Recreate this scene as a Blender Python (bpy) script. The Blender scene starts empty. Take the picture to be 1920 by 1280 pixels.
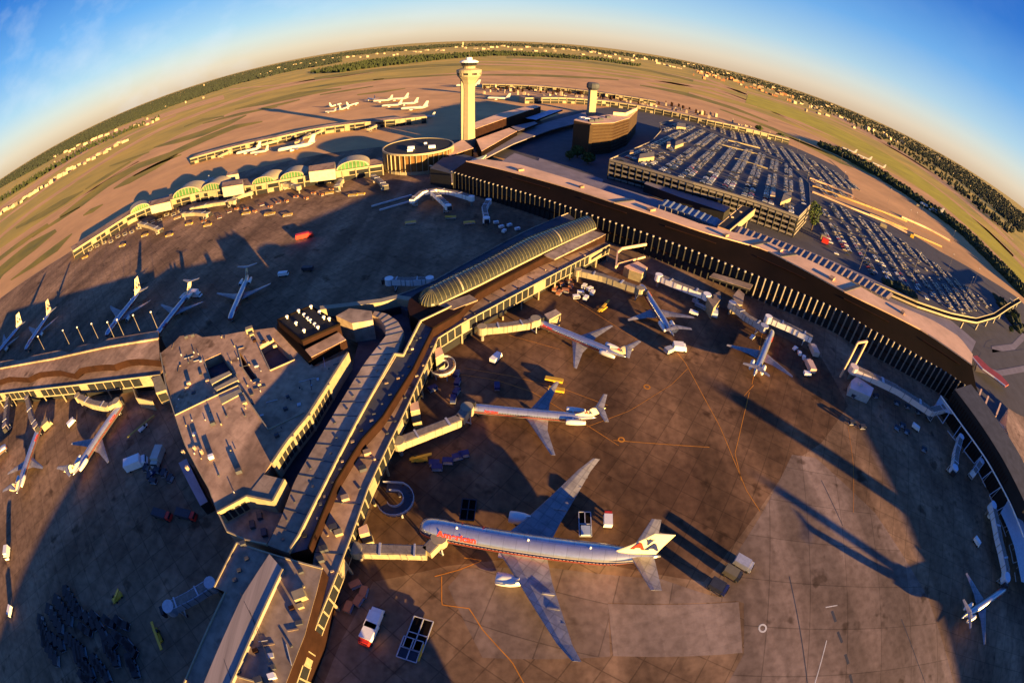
import bpy, bmesh, math, random
from math import sin, cos, pi, radians, sqrt, atan2
from mathutils import Vector, Matrix
from mathutils.geometry import tessellate_polygon
random.seed(7)
S = bpy.context.scene
COL = S.collection

# ------------------------------------------------------------------ camera (15 mm fisheye held out of a helicopter)
CAM_H = 113.0
FPX, CXP, CYP = 868.0, 960.0, 640.0          # focal length and centre, in pixels of the 1920x1280 photograph
PITCH, ROLL = radians(37.9), radians(2.03)
up_c = Vector((sin(ROLL)*cos(PITCH), cos(ROLL)*cos(PITCH), sin(PITCH)))   # world up in camera axes
y_c = Vector((0, 0, -1)) - up_c*(Vector((0, 0, -1)).dot(up_c)); y_c.normalize()
x_c = y_c.cross(up_c)
cd = bpy.data.cameras.new("camera"); cam = bpy.data.objects.new("camera", cd); COL.objects.link(cam)
Rm = Matrix((x_c, y_c, up_c))                 # world = Rm @ camera
M4 = Rm.to_4x4(); M4.translation = Vector((0, 0, CAM_H)); cam.matrix_world = M4
cd.type = 'PANO'
cd.sensor_width = 36.0; cd.sensor_fit = 'HORIZONTAL'
cd.panorama_type = 'FISHEYE_EQUISOLID'
cd.fisheye_lens = FPX*36.0/1920.0
cd.fisheye_fov = radians(220)
cd.clip_start = 0.5; cd.clip_end = 120000
S.camera = cam

# ------------------------------------------------------------------ sun, sky, exposure
SUN_EL, SUN_AZ = radians(6.4), radians(135)   # azimuth clockwise from +Y: low sun behind the right shoulder
sd = bpy.data.lights.new("sun", 'SUN'); sun = bpy.data.objects.new("sun", sd); COL.objects.link(sun)
sdir = Vector((sin(SUN_AZ)*cos(SUN_EL), cos(SUN_AZ)*cos(SUN_EL), sin(SUN_EL)))
sun.rotation_euler = (-sdir).to_track_quat('-Z', 'Y').to_euler()
sd.energy = 5.0; sd.angle = radians(0.5); sd.color = (1.0, 0.60, 0.19)
W = bpy.data.worlds.new("World"); S.world = W; W.use_nodes = True
nt = W.node_tree; nt.nodes.clear()
wo = nt.nodes.new('ShaderNodeOutputWorld'); bg = nt.nodes.new('ShaderNodeBackground'); sky = nt.nodes.new('ShaderNodeTexSky')
sky.sky_type = 'NISHITA'; sky.sun_disc = False; sky.sun_elevation = SUN_EL; sky.sun_rotation = SUN_AZ
sky.air_density = 1.0; sky.dust_density = 0.3; sky.ozone_density = 3.0; sky.altitude = 100
bg.inputs['Strength'].default_value = 0.15
tc = nt.nodes.new('ShaderNodeTexCoord'); mp = nt.nodes.new('ShaderNodeMapping'); nz = nt.nodes.new('ShaderNodeTexNoise')
mp.inputs['Rotation'].default_value = (0.3, 0.5, 0.9); mp.inputs['Scale'].default_value = (1.6, 9.0, 9.0)
nz.inputs['Scale'].default_value = 1.3; nz.inputs['Detail'].default_value = 6; nz.inputs['Roughness'].default_value = 0.55
cr = nt.nodes.new('ShaderNodeValToRGB'); cr.color_ramp.elements[0].position = 0.46; cr.color_ramp.elements[1].position = 0.82
mx = nt.nodes.new('ShaderNodeMix'); mx.data_type = 'RGBA'; mx.inputs[7].default_value = (1.15, 1.25, 1.35, 1)
hs = nt.nodes.new('ShaderNodeHueSaturation'); hs.inputs['Saturation'].default_value = 1.35
mm = nt.nodes.new('ShaderNodeMath'); mm.operation = 'MULTIPLY'; mm.inputs[1].default_value = 0.28
L = nt.links
L.new(tc.outputs['Generated'], mp.inputs['Vector']); L.new(mp.outputs[0], nz.inputs['Vector']); L.new(nz.outputs[0], cr.inputs[0])
sp2 = nt.nodes.new('ShaderNodeSeparateXYZ'); L.new(tc.outputs['Generated'], sp2.inputs[0])
mrx = nt.nodes.new('ShaderNodeMapRange'); mrx.inputs[1].default_value = 0.1; mrx.inputs[2].default_value = -0.5; mrx.inputs[3].default_value = 0.12; mrx.inputs[4].default_value = 1.3; L.new(sp2.outputs[0], mrx.inputs[0])
mcl = nt.nodes.new('ShaderNodeMath'); mcl.operation = 'MULTIPLY'; L.new(cr.outputs[0], mcl.inputs[0]); L.new(mrx.outputs[0], mcl.inputs[1])
L.new(mcl.outputs[0], mm.inputs[0]); L.new(mm.outputs[0], mx.inputs[0]); L.new(sky.outputs[0], hs.inputs['Color']); 
# low-sun sky: peach haze at the horizon, pale above it, then blue deepening to the zenith
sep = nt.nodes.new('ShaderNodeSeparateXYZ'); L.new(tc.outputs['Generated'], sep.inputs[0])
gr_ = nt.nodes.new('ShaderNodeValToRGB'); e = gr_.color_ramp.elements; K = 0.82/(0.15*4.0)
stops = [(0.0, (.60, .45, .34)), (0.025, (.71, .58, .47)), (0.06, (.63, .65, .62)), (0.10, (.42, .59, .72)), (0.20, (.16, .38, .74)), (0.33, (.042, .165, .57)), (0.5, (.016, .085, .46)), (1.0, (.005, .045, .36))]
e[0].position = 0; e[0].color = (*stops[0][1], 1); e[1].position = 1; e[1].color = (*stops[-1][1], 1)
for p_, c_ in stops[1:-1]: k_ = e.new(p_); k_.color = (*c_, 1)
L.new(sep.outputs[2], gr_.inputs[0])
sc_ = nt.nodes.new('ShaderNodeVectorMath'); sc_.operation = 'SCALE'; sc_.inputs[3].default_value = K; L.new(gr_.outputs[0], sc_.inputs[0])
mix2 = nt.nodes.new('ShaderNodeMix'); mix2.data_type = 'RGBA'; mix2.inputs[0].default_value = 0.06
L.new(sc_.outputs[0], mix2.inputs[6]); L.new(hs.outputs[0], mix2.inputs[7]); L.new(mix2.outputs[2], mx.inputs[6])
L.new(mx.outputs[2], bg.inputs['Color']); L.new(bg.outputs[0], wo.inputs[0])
S.view_settings.view_transform = 'Standard'; S.view_settings.look = 'None'; S.view_settings.gamma = 1
S.view_settings.exposure = 2.35
S.cycles.use_denoising = True
S.cycles.max_bounces = 4; S.cycles.diffuse_bounces = 2; S.cycles.glossy_bounces = 3

# ------------------------------------------------------------------ helpers
def ray(px, py):
    dx, dy = px-CXP, CYP-py; r = math.hypot(dx, dy) or 1e-6; th = 2*math.asin(min(1, r/2/FPX))
    return Rm @ Vector((dx/r*sin(th), dy/r*sin(th), -cos(th)))
def G(px, py, z=0.0):
    """the point at height z that the photograph shows at this pixel"""
    v = ray(px, py); t = (CAM_H-z)/-v.z
    return Vector((v.x*t, v.y*t, z))
def GL(pts, z=0.0): return [G(p[0], p[1], z) for p in pts]
def rs(line, n):
    """resample a polyline to n+1 points"""
    d = [0]
    for a, b in zip(line, line[1:]): d.append(d[-1]+(b-a).length)
    out = []
    for i in range(n+1):
        t = d[-1]*i/n; k = 0
        while k < len(d)-2 and d[k+1] < t: k += 1
        f = (t-d[k])/max(1e-6, d[k+1]-d[k]); out.append(line[k].lerp(line[k+1], f))
    return out
def zz(line, z): return [Vector((p.x, p.y, z)) for p in line]

MATS = {}
def mat(name, col, rough=0.8, metal=0.0, var=0.25, scale=0.15, col2=None, bump=0.0, emit=None, spec=0.3, stretch=None, sat=True):
    if name in MATS: return MATS[name]
    m = bpy.data.materials.new(name); m.use_nodes = True; n = m.node_tree; b = n.nodes['Principled BSDF']
    b.inputs['Roughness'].default_value = rough; b.inputs['Metallic'].default_value = metal
    b.inputs['Specular IOR Level'].default_value = spec
    t = n.nodes.new('ShaderNodeTexCoord'); no = n.nodes.new('ShaderNodeTexNoise'); no.inputs['Scale'].default_value = scale
    no.inputs['Detail'].default_value = 7; no.inputs['Roughness'].default_value = 0.65
    if stretch:
        mpn = n.nodes.new('ShaderNodeMapping'); mpn.inputs['Scale'].default_value = stretch[:3]; mpn.inputs['Rotation'].default_value = (0, 0, stretch[3])
        n.links.new(t.outputs['Object'], mpn.inputs[0]); n.links.new(mpn.outputs[0], no.inputs['Vector'])
    else: n.links.new(t.outputs['Object'], no.inputs['Vector'])
    r = n.nodes.new('ShaderNodeValToRGB'); r.color_ramp.elements[0].position = 0.3; r.color_ramp.elements[1].position = 0.7
    c2 = col2 or tuple(c*(1-var) for c in col)
    r.color_ramp.elements[0].color = (*c2, 1); r.color_ramp.elements[1].color = (*[c*(1+(0 if col2 else var*0.6)) for c in col], 1)
    n.links.new(no.outputs[0], r.inputs[0]); n.links.new(r.outputs[0], b.inputs['Base Color'])
    if bump:
        bu = n.nodes.new('ShaderNodeBump'); bu.inputs['Strength'].default_value = bump; bu.inputs['Distance'].default_value = 0.3
        n.links.new(no.outputs[0], bu.inputs['Height']); n.links.new(bu.outputs[0], b.inputs['Normal'])
    if emit: b.inputs['Emission Color'].default_value = (*emit[:3], 1); b.inputs['Emission Strength'].default_value = emit[3]
    MATS[name] = m; return m

class MB:
    """collects faces, then links them as ONE mesh object"""
    def __init__(s): s.v, s.f = [], []
    def add(s, vs, fs):
        o = len(s.v); s.v += [tuple(v) for v in vs]; s.f += [tuple(i+o for i in f) for f in fs]; return s
    def box(s, cx, cy, z0, sx, sy, sz, a=0.0):
        ca, sa = cos(a), sin(a); P = []
        for z in (z0, z0+sz):
            for x, y in ((-1, -1), (1, -1), (1, 1), (-1, 1)):
                X, Y = x*sx/2, y*sy/2; P.append((cx+X*ca-Y*sa, cy+X*sa+Y*ca, z))
        return s.add(P, [(3, 2, 1, 0), (4, 5, 6, 7), (0, 1, 5, 4), (1, 2, 6, 5), (2, 3, 7, 6), (3, 0, 4, 7)])
    def bar(s, a, b, w, h=None):
        """box beam from a to b"""
        a, b = Vector(a), Vector(b); h = h or w; d = (b-a)
        if d.length < 1e-4: return s
        d.normalize(); u = Vector((0, 0, 1)) if abs(d.z) < 0.95 else Vector((1, 0, 0)); x = d.cross(u).normalized(); y = x.cross(d)
        P = [c+x*(i*w/2)+y*(j*h/2) for c in (a, b) for i, j in ((-1, -1), (1, -1), (1, 1), (-1, 1))]
        return s.add(P, [(3, 2, 1, 0), (4, 5, 6, 7), (0, 1, 5, 4), (1, 2, 6, 5), (2, 3, 7, 6), (3, 0, 4, 7)])
    def tube(s, a, b, r0, r1=None, n=10):
        a, b = Vector(a), Vector(b); r1 = r0 if r1 is None else r1; d = (b-a).normalized()
        u = Vector((0, 0, 1)) if abs(d.z) < 0.95 else Vector((1, 0, 0)); x = d.cross(u).normalized(); y = x.cross(d)
        P = [c+x*(r*cos(2*pi*i/n))+y*(r*sin(2*pi*i/n)) for c, r in ((a, r0), (b, r1)) for i in range(n)]
        return s.add(P, [(i, (i+1) % n, n+(i+1) % n, n+i) for i in range(n)]+[tuple(range(n))[::-1], tuple(range(n, 2*n))])
    def sheet(s, A, B):
        n = len(A); return s.add(list(A)+list(B), [(i, i+1, n+i+1, n+i) for i in range(n-1)])
    def loft(s, A, B, z1, z0=0.0):
        """solid between two plan polylines"""
        n = len(A); P = zz(A, z1)+zz(B, z1)+zz(A, z0)+zz(B, z0)
        F = []
        for i in range(n-1):
            F += [(i, i+1, n+i+1, n+i), (2*n+i, 3*n+i, 3*n+i+1, 2*n+i+1), (i, 2*n+i, 2*n+i+1, i+1), (n+i, n+i+1, 3*n+i+1, 3*n+i)]
        F += [(0, n, 3*n, 2*n), (n-1, 3*n-1, 4*n-1, 2*n-1)]
        return s.add(P, F)
    def prism(s, poly, z1, z0=0.0, holes=()):
        loops = [list(poly)]+[list(h) for h in holes]; tri = tessellate_polygon([[Vector((p[0], p[1], 0)) for p in l] for l in loops])
        flat = [p for l in loops for p in l]; n = len(flat)
        F = [tuple(t) for t in tri]+[tuple(n+i for i in t[::-1]) for t in tri]; o = 0
        for l in loops:
            k = len(l); F += [(o+i, o+(i+1) % k, n+o+(i+1) % k, n+o+i) for i in range(k)]; o += k
        return s.add([(p[0], p[1], z1) for p in flat]+[(p[0], p[1], z0) for p in flat], F)
    def wall(s, line, z0, z1, t=0.3):
        for a, b in zip(line, line[1:]):
            s.bar(Vector((a.x, a.y, (z0+z1)/2)), Vector((b.x, b.y, (z0+z1)/2)), t, z1-z0)
        return s
    def build(s, name, m, parent=None, loc=None, smooth=False, fix=True):
        me = bpy.data.meshes.new(name)
        c = Vector((0, 0, 0))
        if loc is not None: c = Vector(loc)
        me.from_pydata([tuple(Vector(v)-c) for v in s.v], [], s.f); me.validate()
        if fix and len(s.f) < 60000:
            bm = bmesh.new(); bm.from_mesh(me); bmesh.ops.recalc_face_normals(bm, faces=bm.faces); bm.to_mesh(me); bm.free()
        if smooth:
            for p in me.polygons: p.use_smooth = True
        o = bpy.data.objects.new(name, me); COL.objects.link(o); me.materials.append(m)
        if loc is not None: o.location = c
        if parent is not None: o.parent = parent
        return o
def tag(o, label=None, cat=None, group=None, kind=None):
    if label: o['label'] = label
    if cat: o['category'] = cat
    if group: o['group'] = group
    if kind: o['kind'] = kind
    return o
def thing(name, label, cat, loc=(0, 0, 0), rz=0.0, group=None):
    o = bpy.data.objects.new(name, None); COL.objects.link(o); o.location = loc; o.rotation_euler = (0, 0, rz); o.empty_display_size = 1
    return tag(o, label, cat, group)
def copy_tree(o, parent=None):
    c = o.copy(); COL.objects.link(c)
    if parent is not None: c.parent = parent
    for ch in [x for x in KIDS.get(o.name, [])]: copy_tree(ch, c)
    return c
KIDS = {}
def remember(o):
    for x in o.children_recursive: KIDS.setdefault(x.parent.name, []).append(x)
    return o
def struct(o): o['kind'] = 'structure'; return o

def flat(name, pts, z, m, kind='structure'):
    o = MB().add([(p[0], p[1], z) for p in pts], [tuple(t) for t in tessellate_polygon([[Vector((p[0], p[1], 0)) for p in pts]])]).build(name, m)
    for p in o.data.polygons:
        if p.normal.z < 0: p.flip()
    o['kind'] = kind; return o
def ribbon(px, hw, n=None, z=0.0):
    """pixel polyline + half width in pixels -> plan strip (A, B)"""
    A, B = [], []
    for i, p in enumerate(px):
        a = px[max(0, i-1)]; b = px[min(len(px)-1, i+1)]; dx, dy = b[0]-a[0], b[1]-a[1]; l = math.hypot(dx, dy)
        w = p[2] if len(p) > 2 else hw
        A.append(G(p[0]-dy/l*w, p[1]+dx/l*w, z)); B.append(G(p[0]+dy/l*w, p[1]-dx/l*w, z))
    return A, B

# ------------------------------------------------------------------ materials
def apron_mat(name, base, dark, slab=7.6, joint=0.35, stain=0.8, rot=0.0, spots=True):
    m = bpy.data.materials.new(name); m.use_nodes = True; n = m.node_tree; b = n.nodes['Principled BSDF']
    b.inputs['Roughness'].default_value = 0.92; b.inputs['Specular IOR Level'].default_value = 0.15
    t = n.nodes.new('ShaderNodeTexCoord'); mpn = n.nodes.new('ShaderNodeMapping'); mpn.inputs['Rotation'].default_value = (0, 0, rot)
    n.links.new(t.outputs['Object'], mpn.inputs[0])
    br = n.nodes.new('ShaderNodeTexBrick'); br.offset = 0; br.inputs['Scale'].default_value = 1.0
    br.inputs['Brick Width'].default_value = slab; br.inputs['Row Height'].default_value = slab; br.inputs['Mortar Size'].default_value = 0.2
    br.inputs['Mortar Smooth'].default_value = 0.4; br.inputs['Bias'].default_value = 0
    br.inputs['Color1'].default_value = (1, 1, 1, 1); br.inputs['Color2'].default_value = (0.82, 0.82, 0.82, 1); br.inputs['Mortar'].default_value = (joint, joint, joint, 1)
    n.links.new(mpn.outputs[0], br.inputs['Vector'])
    def noise(sc, det=6, st=None):
        q = n.nodes.new('ShaderNodeTexNoise'); q.inputs['Scale'].default_value = sc; q.inputs['Detail'].default_value = det; q.inputs['Roughness'].default_value = 0.6
        if st:
            mq = n.nodes.new('ShaderNodeMapping'); mq.inputs['Scale'].default_value = st[:3]; mq.inputs['Rotation'].default_value = (0, 0, st[3])
            n.links.new(t.outputs['Object'], mq.inputs[0]); n.links.new(mq.outputs[0], q.inputs['Vector'])
        else: n.links.new(t.outputs['Object'], q.inputs['Vector'])
        return q
    def ramp(src, p0, p1, c0, c1):
        r = n.nodes.new('ShaderNodeValToRGB'); r.color_ramp.elements[0].position = p0; r.color_ramp.elements[1].position = p1
        r.color_ramp.elements[0].color = (*c0, 1); r.color_ramp.elements[1].color = (*c1, 1); n.links.new(src.outputs[0], r.inputs[0]); return r
    def mul(a, b2, f=1.0):
        x = n.nodes.new('ShaderNodeMix'); x.data_type = 'RGBA'; x.blend_type = 'MULTIPLY'; x.inputs[0].default_value = f
        n.links.new(a, x.inputs[6]); n.links.new(b2, x.inputs[7]); return x.outputs[2]
    c = ramp(noise(0.022, 5), 0.38, 0.62, dark, base).outputs[0]
    c = mul(c, br.outputs['Color'])
    c = mul(c, ramp(noise(0.35, 6), 0.3, 0.6, (0.62, 0.60, 0.60), (1, 1, 1)).outputs[0], 0.9)
    c = mul(c, ramp(noise(0.05, 4, (1.0, 0.12, 1, 0.45)), 0.42, 0.6, (1-stain*0.5,)*3, (1, 1, 1)).outputs[0])
    if spots: c = mul(c, ramp(noise(0.09, 3), 0.62, 0.7, (1, 1, 1), (0.45, 0.42, 0.40)).outputs[0])
    n.links.new(c, b.inputs['Base Color']); return m
M_roof = apron_mat('tan_gravel_roof', (0.64, 0.43, 0.27), (0.46, 0.30, 0.19), slab=7.5, joint=.86, stain=.9, rot=.45)
M_roof2 = apron_mat('grey_gravel_roof', (0.54, 0.42, 0.31), (0.38, 0.29, 0.21), slab=6.0, joint=.88, stain=.8, rot=.45)
M_grass = mat('dry_grass', (0.58, 0.39, 0.06), 0.95, var=0.3, scale=0.004, col2=(0.26, 0.22, 0.04))
M_pave = mat('old_concrete', (0.58, 0.33, 0.13), 0.9, scale=0.01, var=0.3)
M_strip = mat('strip_grass', (0.34, 0.25, 0.025), 0.95, scale=0.012, var=0.4, col2=(0.10, 0.11, 0.02))
M_road = mat('road_asphalt', (0.07, 0.068, 0.075), 0.85, scale=0.08)
M_deck = mat('deck_concrete', (0.20, 0.18, 0.20), 0.85, scale=0.08)
M_roof3 = mat('orange_gravel_roof', (0.72, 0.46, 0.28), 0.9, scale=0.05, var=0.3)
M_dkroof = mat('dark_membrane_and_shade', (0.05, 0.055, 0.07), 0.75, scale=0.2, var=0.4)
M_wallc = mat('cream_wall', (0.26, 0.22, 0.14), 0.7, scale=0.5, var=0.25)
M_trim = mat('cream_trim', (0.29, 0.25, 0.165), 0.6, scale=0.5, var=0.2)
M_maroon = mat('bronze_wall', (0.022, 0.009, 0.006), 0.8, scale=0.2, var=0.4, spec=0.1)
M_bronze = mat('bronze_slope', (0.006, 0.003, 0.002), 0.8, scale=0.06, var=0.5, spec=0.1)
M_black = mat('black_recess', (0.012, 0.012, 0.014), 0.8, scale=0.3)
M_glass = mat('dark_glass', (0.02, 0.022, 0.025), 0.15, var=0.4, scale=0.2, spec=0.5)
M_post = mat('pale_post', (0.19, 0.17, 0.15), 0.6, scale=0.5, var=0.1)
M_lamp = mat('pale_capital', (0.26, 0.24, 0.22), 0.6, scale=0.5, var=0.1)
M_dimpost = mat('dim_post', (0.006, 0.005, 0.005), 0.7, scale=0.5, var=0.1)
M_white = mat('white_paint', (0.80, 0.78, 0.74), 0.5, scale=0.8, var=0.08)
M_yellow = mat('yellow_paint', (0.60, 0.36, 0.03), 0.5, scale=0.8, var=0.15)
M_green = mat('green_glass', (0.07, 0.17, 0.06), 0.2, scale=0.1, var=0.5, spec=0.6)
M_conc = mat('tower_concrete', (0.29, 0.245, 0.165), 0.8, scale=0.2, var=0.12)
M_tyre = mat('tyre_rubber', (0.02, 0.02, 0.02), 0.9, scale=2)
M_line = mat('taxi_line_paint', (0.55, 0.22, 0.02), 0.8, scale=0.3, var=0.3)
M_linew = mat('white_line_paint', (0.6, 0.58, 0.52), 0.8, scale=0.3, var=0.3)
M_steel = mat('galvanised_steel', (0.45, 0.46, 0.48), 0.45, metal=0.3, scale=1.0, var=0.2)
M_crate = mat('dark_cart_paint', (0.03, 0.035, 0.05), 0.6, scale=1.0, var=0.3)
M_blue = mat('blue_paint', (0.015, 0.025, 0.11), 0.5, scale=1)
M_red = mat('red_paint', (0.55, 0.03, 0.02), 0.5, scale=1)
M_leaf = mat('tree_leaf', (0.055, 0.085, 0.02), 0.9, scale=0.25, var=0.5)
M_wood = mat('bark', (0.10, 0.07, 0.05), 0.9, scale=1)

M_apron = apron_mat('worn_apron', (0.42, 0.27, 0.155), (0.25, 0.155, 0.09), joint=0.6, rot=0.62)
M_apron2 = apron_mat('pale_apron', (0.38, 0.28, 0.215), (0.26, 0.185, 0.135), slab=15.0, joint=0.6, rot=0.3)
M_stain = apron_mat('oil_stained_apron', (0.30, 0.17, 0.088), (0.13, 0.070, 0.038), joint=0.62, rot=0.62)
M_apron3 = apron_mat('new_concrete', (0.37, 0.28, 0.22), (0.31, 0.23, 0.175), slab=6.0, joint=0.88, stain=0.3, rot=-0.08, spots=False)

def livery(name, base, metal, bands, zc, rough=0.22):
    """fuselage paint: horizontal stripes chosen by object-space height, mirrored on both sides"""
    m = bpy.data.materials.new(name); m.use_nodes = True; n = m.node_tree; b = n.nodes['Principled BSDF']
    b.inputs['Roughness'].default_value = rough; b.inputs['Metallic'].default_value = metal
    t = n.nodes.new('ShaderNodeTexCoord'); sx = n.nodes.new('ShaderNodeSeparateXYZ'); n.links.new(t.outputs['Object'], sx.inputs[0])
    mr = n.nodes.new('ShaderNodeMapRange'); mr.inputs[1].default_value = zc-4; mr.inputs[2].default_value = zc+4; n.links.new(sx.outputs[2], mr.inputs[0])
    r = n.nodes.new('ShaderNodeValToRGB'); r.color_ramp.interpolation = 'CONSTANT'; e = r.color_ramp.elements
    e[0].position = 0; e[0].color = (*bands[0][1], 1); e.remove(e[1])
    for z, c in bands[1:]:
        k = e.new((z+4)/8.0); k.color = (*c, 1)
    n.links.new(mr.outputs[0], r.inputs[0])
    no = n.nodes.new('ShaderNodeTexNoise'); no.inputs['Scale'].default_value = 0.9; no.inputs['Detail'].default_value = 4; n.links.new(t.outputs['Object'], no.inputs[0])
    rr = n.nodes.new('ShaderNodeValToRGB'); rr.color_ramp.elements[0].color = (0.78, 0.78, 0.78, 1); rr.color_ramp.elements[1].position = 0.6
    n.links.new(no.outputs[0], rr.inputs[0])
    x = n.nodes.new('ShaderNodeMix'); x.data_type = 'RGBA'; x.blend_type = 'MULTIPLY'; x.inputs[0].default_value = 1
    n.links.new(r.outputs[0], x.inputs[6]); n.links.new(rr.outputs[0], x.inputs[7])
    br = n.nodes.new('ShaderNodeTexBrick'); br.offset = .5; br.inputs['Scale'].default_value = 1; br.inputs['Brick Width'].default_value = 3.2; br.inputs['Row Height'].default_value = 50; br.inputs['Mortar Size'].default_value = .05
    br.inputs['Color1'].default_value = (1, 1, 1, 1); br.inputs['Color2'].default_value = (.9, .9, .9, 1); br.inputs['Mortar'].default_value = (.6, .6, .6, 1); n.links.new(t.outputs['Object'], br.inputs['Vector'])
    x2 = n.nodes.new('ShaderNodeMix'); x2.data_type = 'RGBA'; x2.blend_type = 'MULTIPLY'; x2.inputs[0].default_value = 1
    n.links.new(x.outputs[2], x2.inputs[6]); n.links.new(br.outputs[0], x2.inputs[7]); n.links.new(x2.outputs[2], b.inputs['Base Color']); return m
SIL = (0.50, 0.53, 0.58); RED = (0.62, 0.05, 0.03); NAV = (0.02, 0.04, 0.22); WHT = (0.85, 0.83, 0.78)
M_wing = apron_mat('grey_wing_paint', (0.36, 0.35, 0.35), (0.27, 0.265, 0.27), slab=2.6, joint=.7, stain=.2, rot=.45, spots=False)
M_wing.node_tree.nodes['Principled BSDF'].inputs['Roughness'].default_value = .42; M_wing.node_tree.nodes['Principled BSDF'].inputs['Metallic'].default_value = .15; M_wing.node_tree.nodes['Principled BSDF'].inputs['Specular IOR Level'].default_value = .5
M_fin = mat('cream_fin_paint', (0.80, 0.70, 0.45), 0.45, scale=0.5, var=0.05)
M_nac = mat('nacelle_paint', (0.70, 0.68, 0.62), 0.35, metal=0.2, scale=0.6, var=0.08)
M_dark = mat('engine_dark', (0.02, 0.02, 0.025), 0.5, scale=2)

# ------------------------------------------------------------------ ground, airfield
gp = [(60000*cos(2*pi*i/64), 60000*sin(2*pi*i/64)) for i in range(64)]
struct(flat('ground', gp, -0.35, M_grass))
# airfield pavement: one sheet from the terminals out to the runways
out_l = GL([(0, 470), (60, 425), (130, 385), (215, 325), (330, 255), (440, 208), (540, 182), (660, 158), (780, 143), (900, 134), (1050, 132), (1200, 152), (1340, 190), (1450, 230), (1560, 280), (1660, 335), (1780, 410), (1860, 470), (1918, 525)])
poly = [Vector((-900, 40, 0))]+out_l+[Vector((900, 120, 0)), Vector((900, -500, 0)), Vector((-900, -500, 0))]
flat('airfield_pavement', poly, -0.25, M_pave)
PV = [([(-20, 462), (60, 395), (130, 347), (220, 287), (300, 243), (400, 203), (480, 175), (580, 152), (700, 134)], 2.5),
      ([(-20, 432), (60, 372), (150, 308), (240, 255), (330, 216)], 1.6),
      ([(-20, 408), (60, 352), (130, 300), (230, 245), (330, 209), (420, 182)], 4),
      ([(700, 134), (850, 121), (1000, 124), (1150, 138), (1290, 162), (1420, 200)], 1.5),
      ([(960, 112), (1100, 117), (1240, 137), (1380, 170), (1520, 222), (1650, 285), (1780, 370), (1900, 480)], 1.6),
      ([(1290, 178), (1420, 215), (1560, 275), (1680, 335), (1800, 410), (1925, 530)], 6),
      ([(1180, 150), (1330, 165), (1500, 230), (1640, 290), (1770, 372), (1860, 440), (1930, 510)], 2.2),
      ([(1560, 215), (1680, 280), (1790, 360), (1880, 440), (1930, 490)], 3)]
PV += [([(-20, 482), (50, 434), (120, 388), (190, 345), (260, 303)], 1.2), ([(150, 372), (230, 318), (300, 282), (370, 252)], 1.2), ([(-20, 390), (80, 322), (180, 262), (270, 222)], 1.5), ([(1400, 172), (1540, 216), (1680, 282), (1790, 352), (1900, 450)], 1.0),
      ([(1340, 165), (1420, 196), (1520, 246), (1600, 290), (1700, 352)], .9), ([(880, 116), (1000, 119), (1130, 130), (1260, 150)], .8), ([(1290, 120), (1330, 150), (1400, 178)], 1.5), ([(430, 168), (520, 160), (640, 143), (760, 128)], 1.0)]
for pts, hw in PV:
    A, B = ribbon(pts, hw); o = MB().sheet(A, B).build('taxiway', M_pave); o.location.z = -0.2; struct(o)
GR = [([(380, 232, 1), (450, 214, 2.5), (520, 200, 1)], 2), ([(560, 168, 1), (640, 156, 2), (720, 148, .6)], 1.5), ([(160, 355, 1), (200, 330, 2.5), (245, 303, 1)], 2), ([(60, 445, 1), (110, 412, 3), (150, 388, 1)], 2), ([(1480, 258, 1), (1560, 290, 2), (1640, 330, 1)], 1.5), ([(1680, 348, 1), (1760, 395, 2.5), (1840, 452, 1.5)], 2), ([(213, 354, 1), (240, 340, 5), (290, 313, 5), (333, 289, 1)], 4),
      ([(112, 407, 2), (150, 382, 6), (200, 345, 6), (260, 311, 5), (320, 290, 5), (380, 262, 5), (440, 238, 4), (492, 228, 1)], 5),
      ([(30, 428, 2), (80, 402, 5), (120, 378, 5), (156, 358, 1)], 4), ([(156, 404, 1), (172, 395, 4), (193, 383, 1)], 3),
      ([(288, 277, 1), (330, 265, 4), (380, 250, 5), (430, 230, 4), (462, 216, 1)], 4), ([(345, 238, 1), (380, 225, 2.5), (420, 218, 1)], 3),
      ([(20, 525, 1), (60, 498, 4), (104, 466, 6), (135, 438, 1)], 4), ([(-20, 545, 5), (0, 510, 8), (60, 462, 9), (105, 432, 3)], 6), ([(-20, 500, 3), (40, 455, 4), (90, 420, 2)], 4),
      ([(205, 312, 1), (240, 300, 2.5), (280, 285, 1)], 2), ([(250, 330, 1), (300, 305, 2), (340, 290, 1)], 2),
      ([(440, 205, 1), (500, 192, 4), (560, 178, 5), (640, 166, 1)], 4), ([(490, 203, 1), (530, 195, 2), (562, 187, 1)], 2), ([(670, 178, 1), (720, 172, 1.8), (760, 166, .6)], 1.4), ([(600, 178, 1), (650, 170, 1.5), (700, 162, .6)], 1.4),
      ([(900, 141, 1), (980, 141, 2.2), (1080, 145, 2), (1160, 150, 1)], 2), ([(1200, 160, 1), (1280, 175, 3), (1380, 205, 2.5), (1440, 228, 1)], 2),
      ([(1350, 205, 1), (1450, 242, 2.5), (1560, 295, 3), (1660, 352, 1)], 2), ([(700, 150, 1), (800, 143, 1.6), (860, 140, 1)], 1.6)]
for pts, hw in GR:
    A, B = ribbon(pts, hw); o = MB().sheet(A, B).build('grass_strip', M_strip); o.location.z = -0.15; struct(o)
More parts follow.
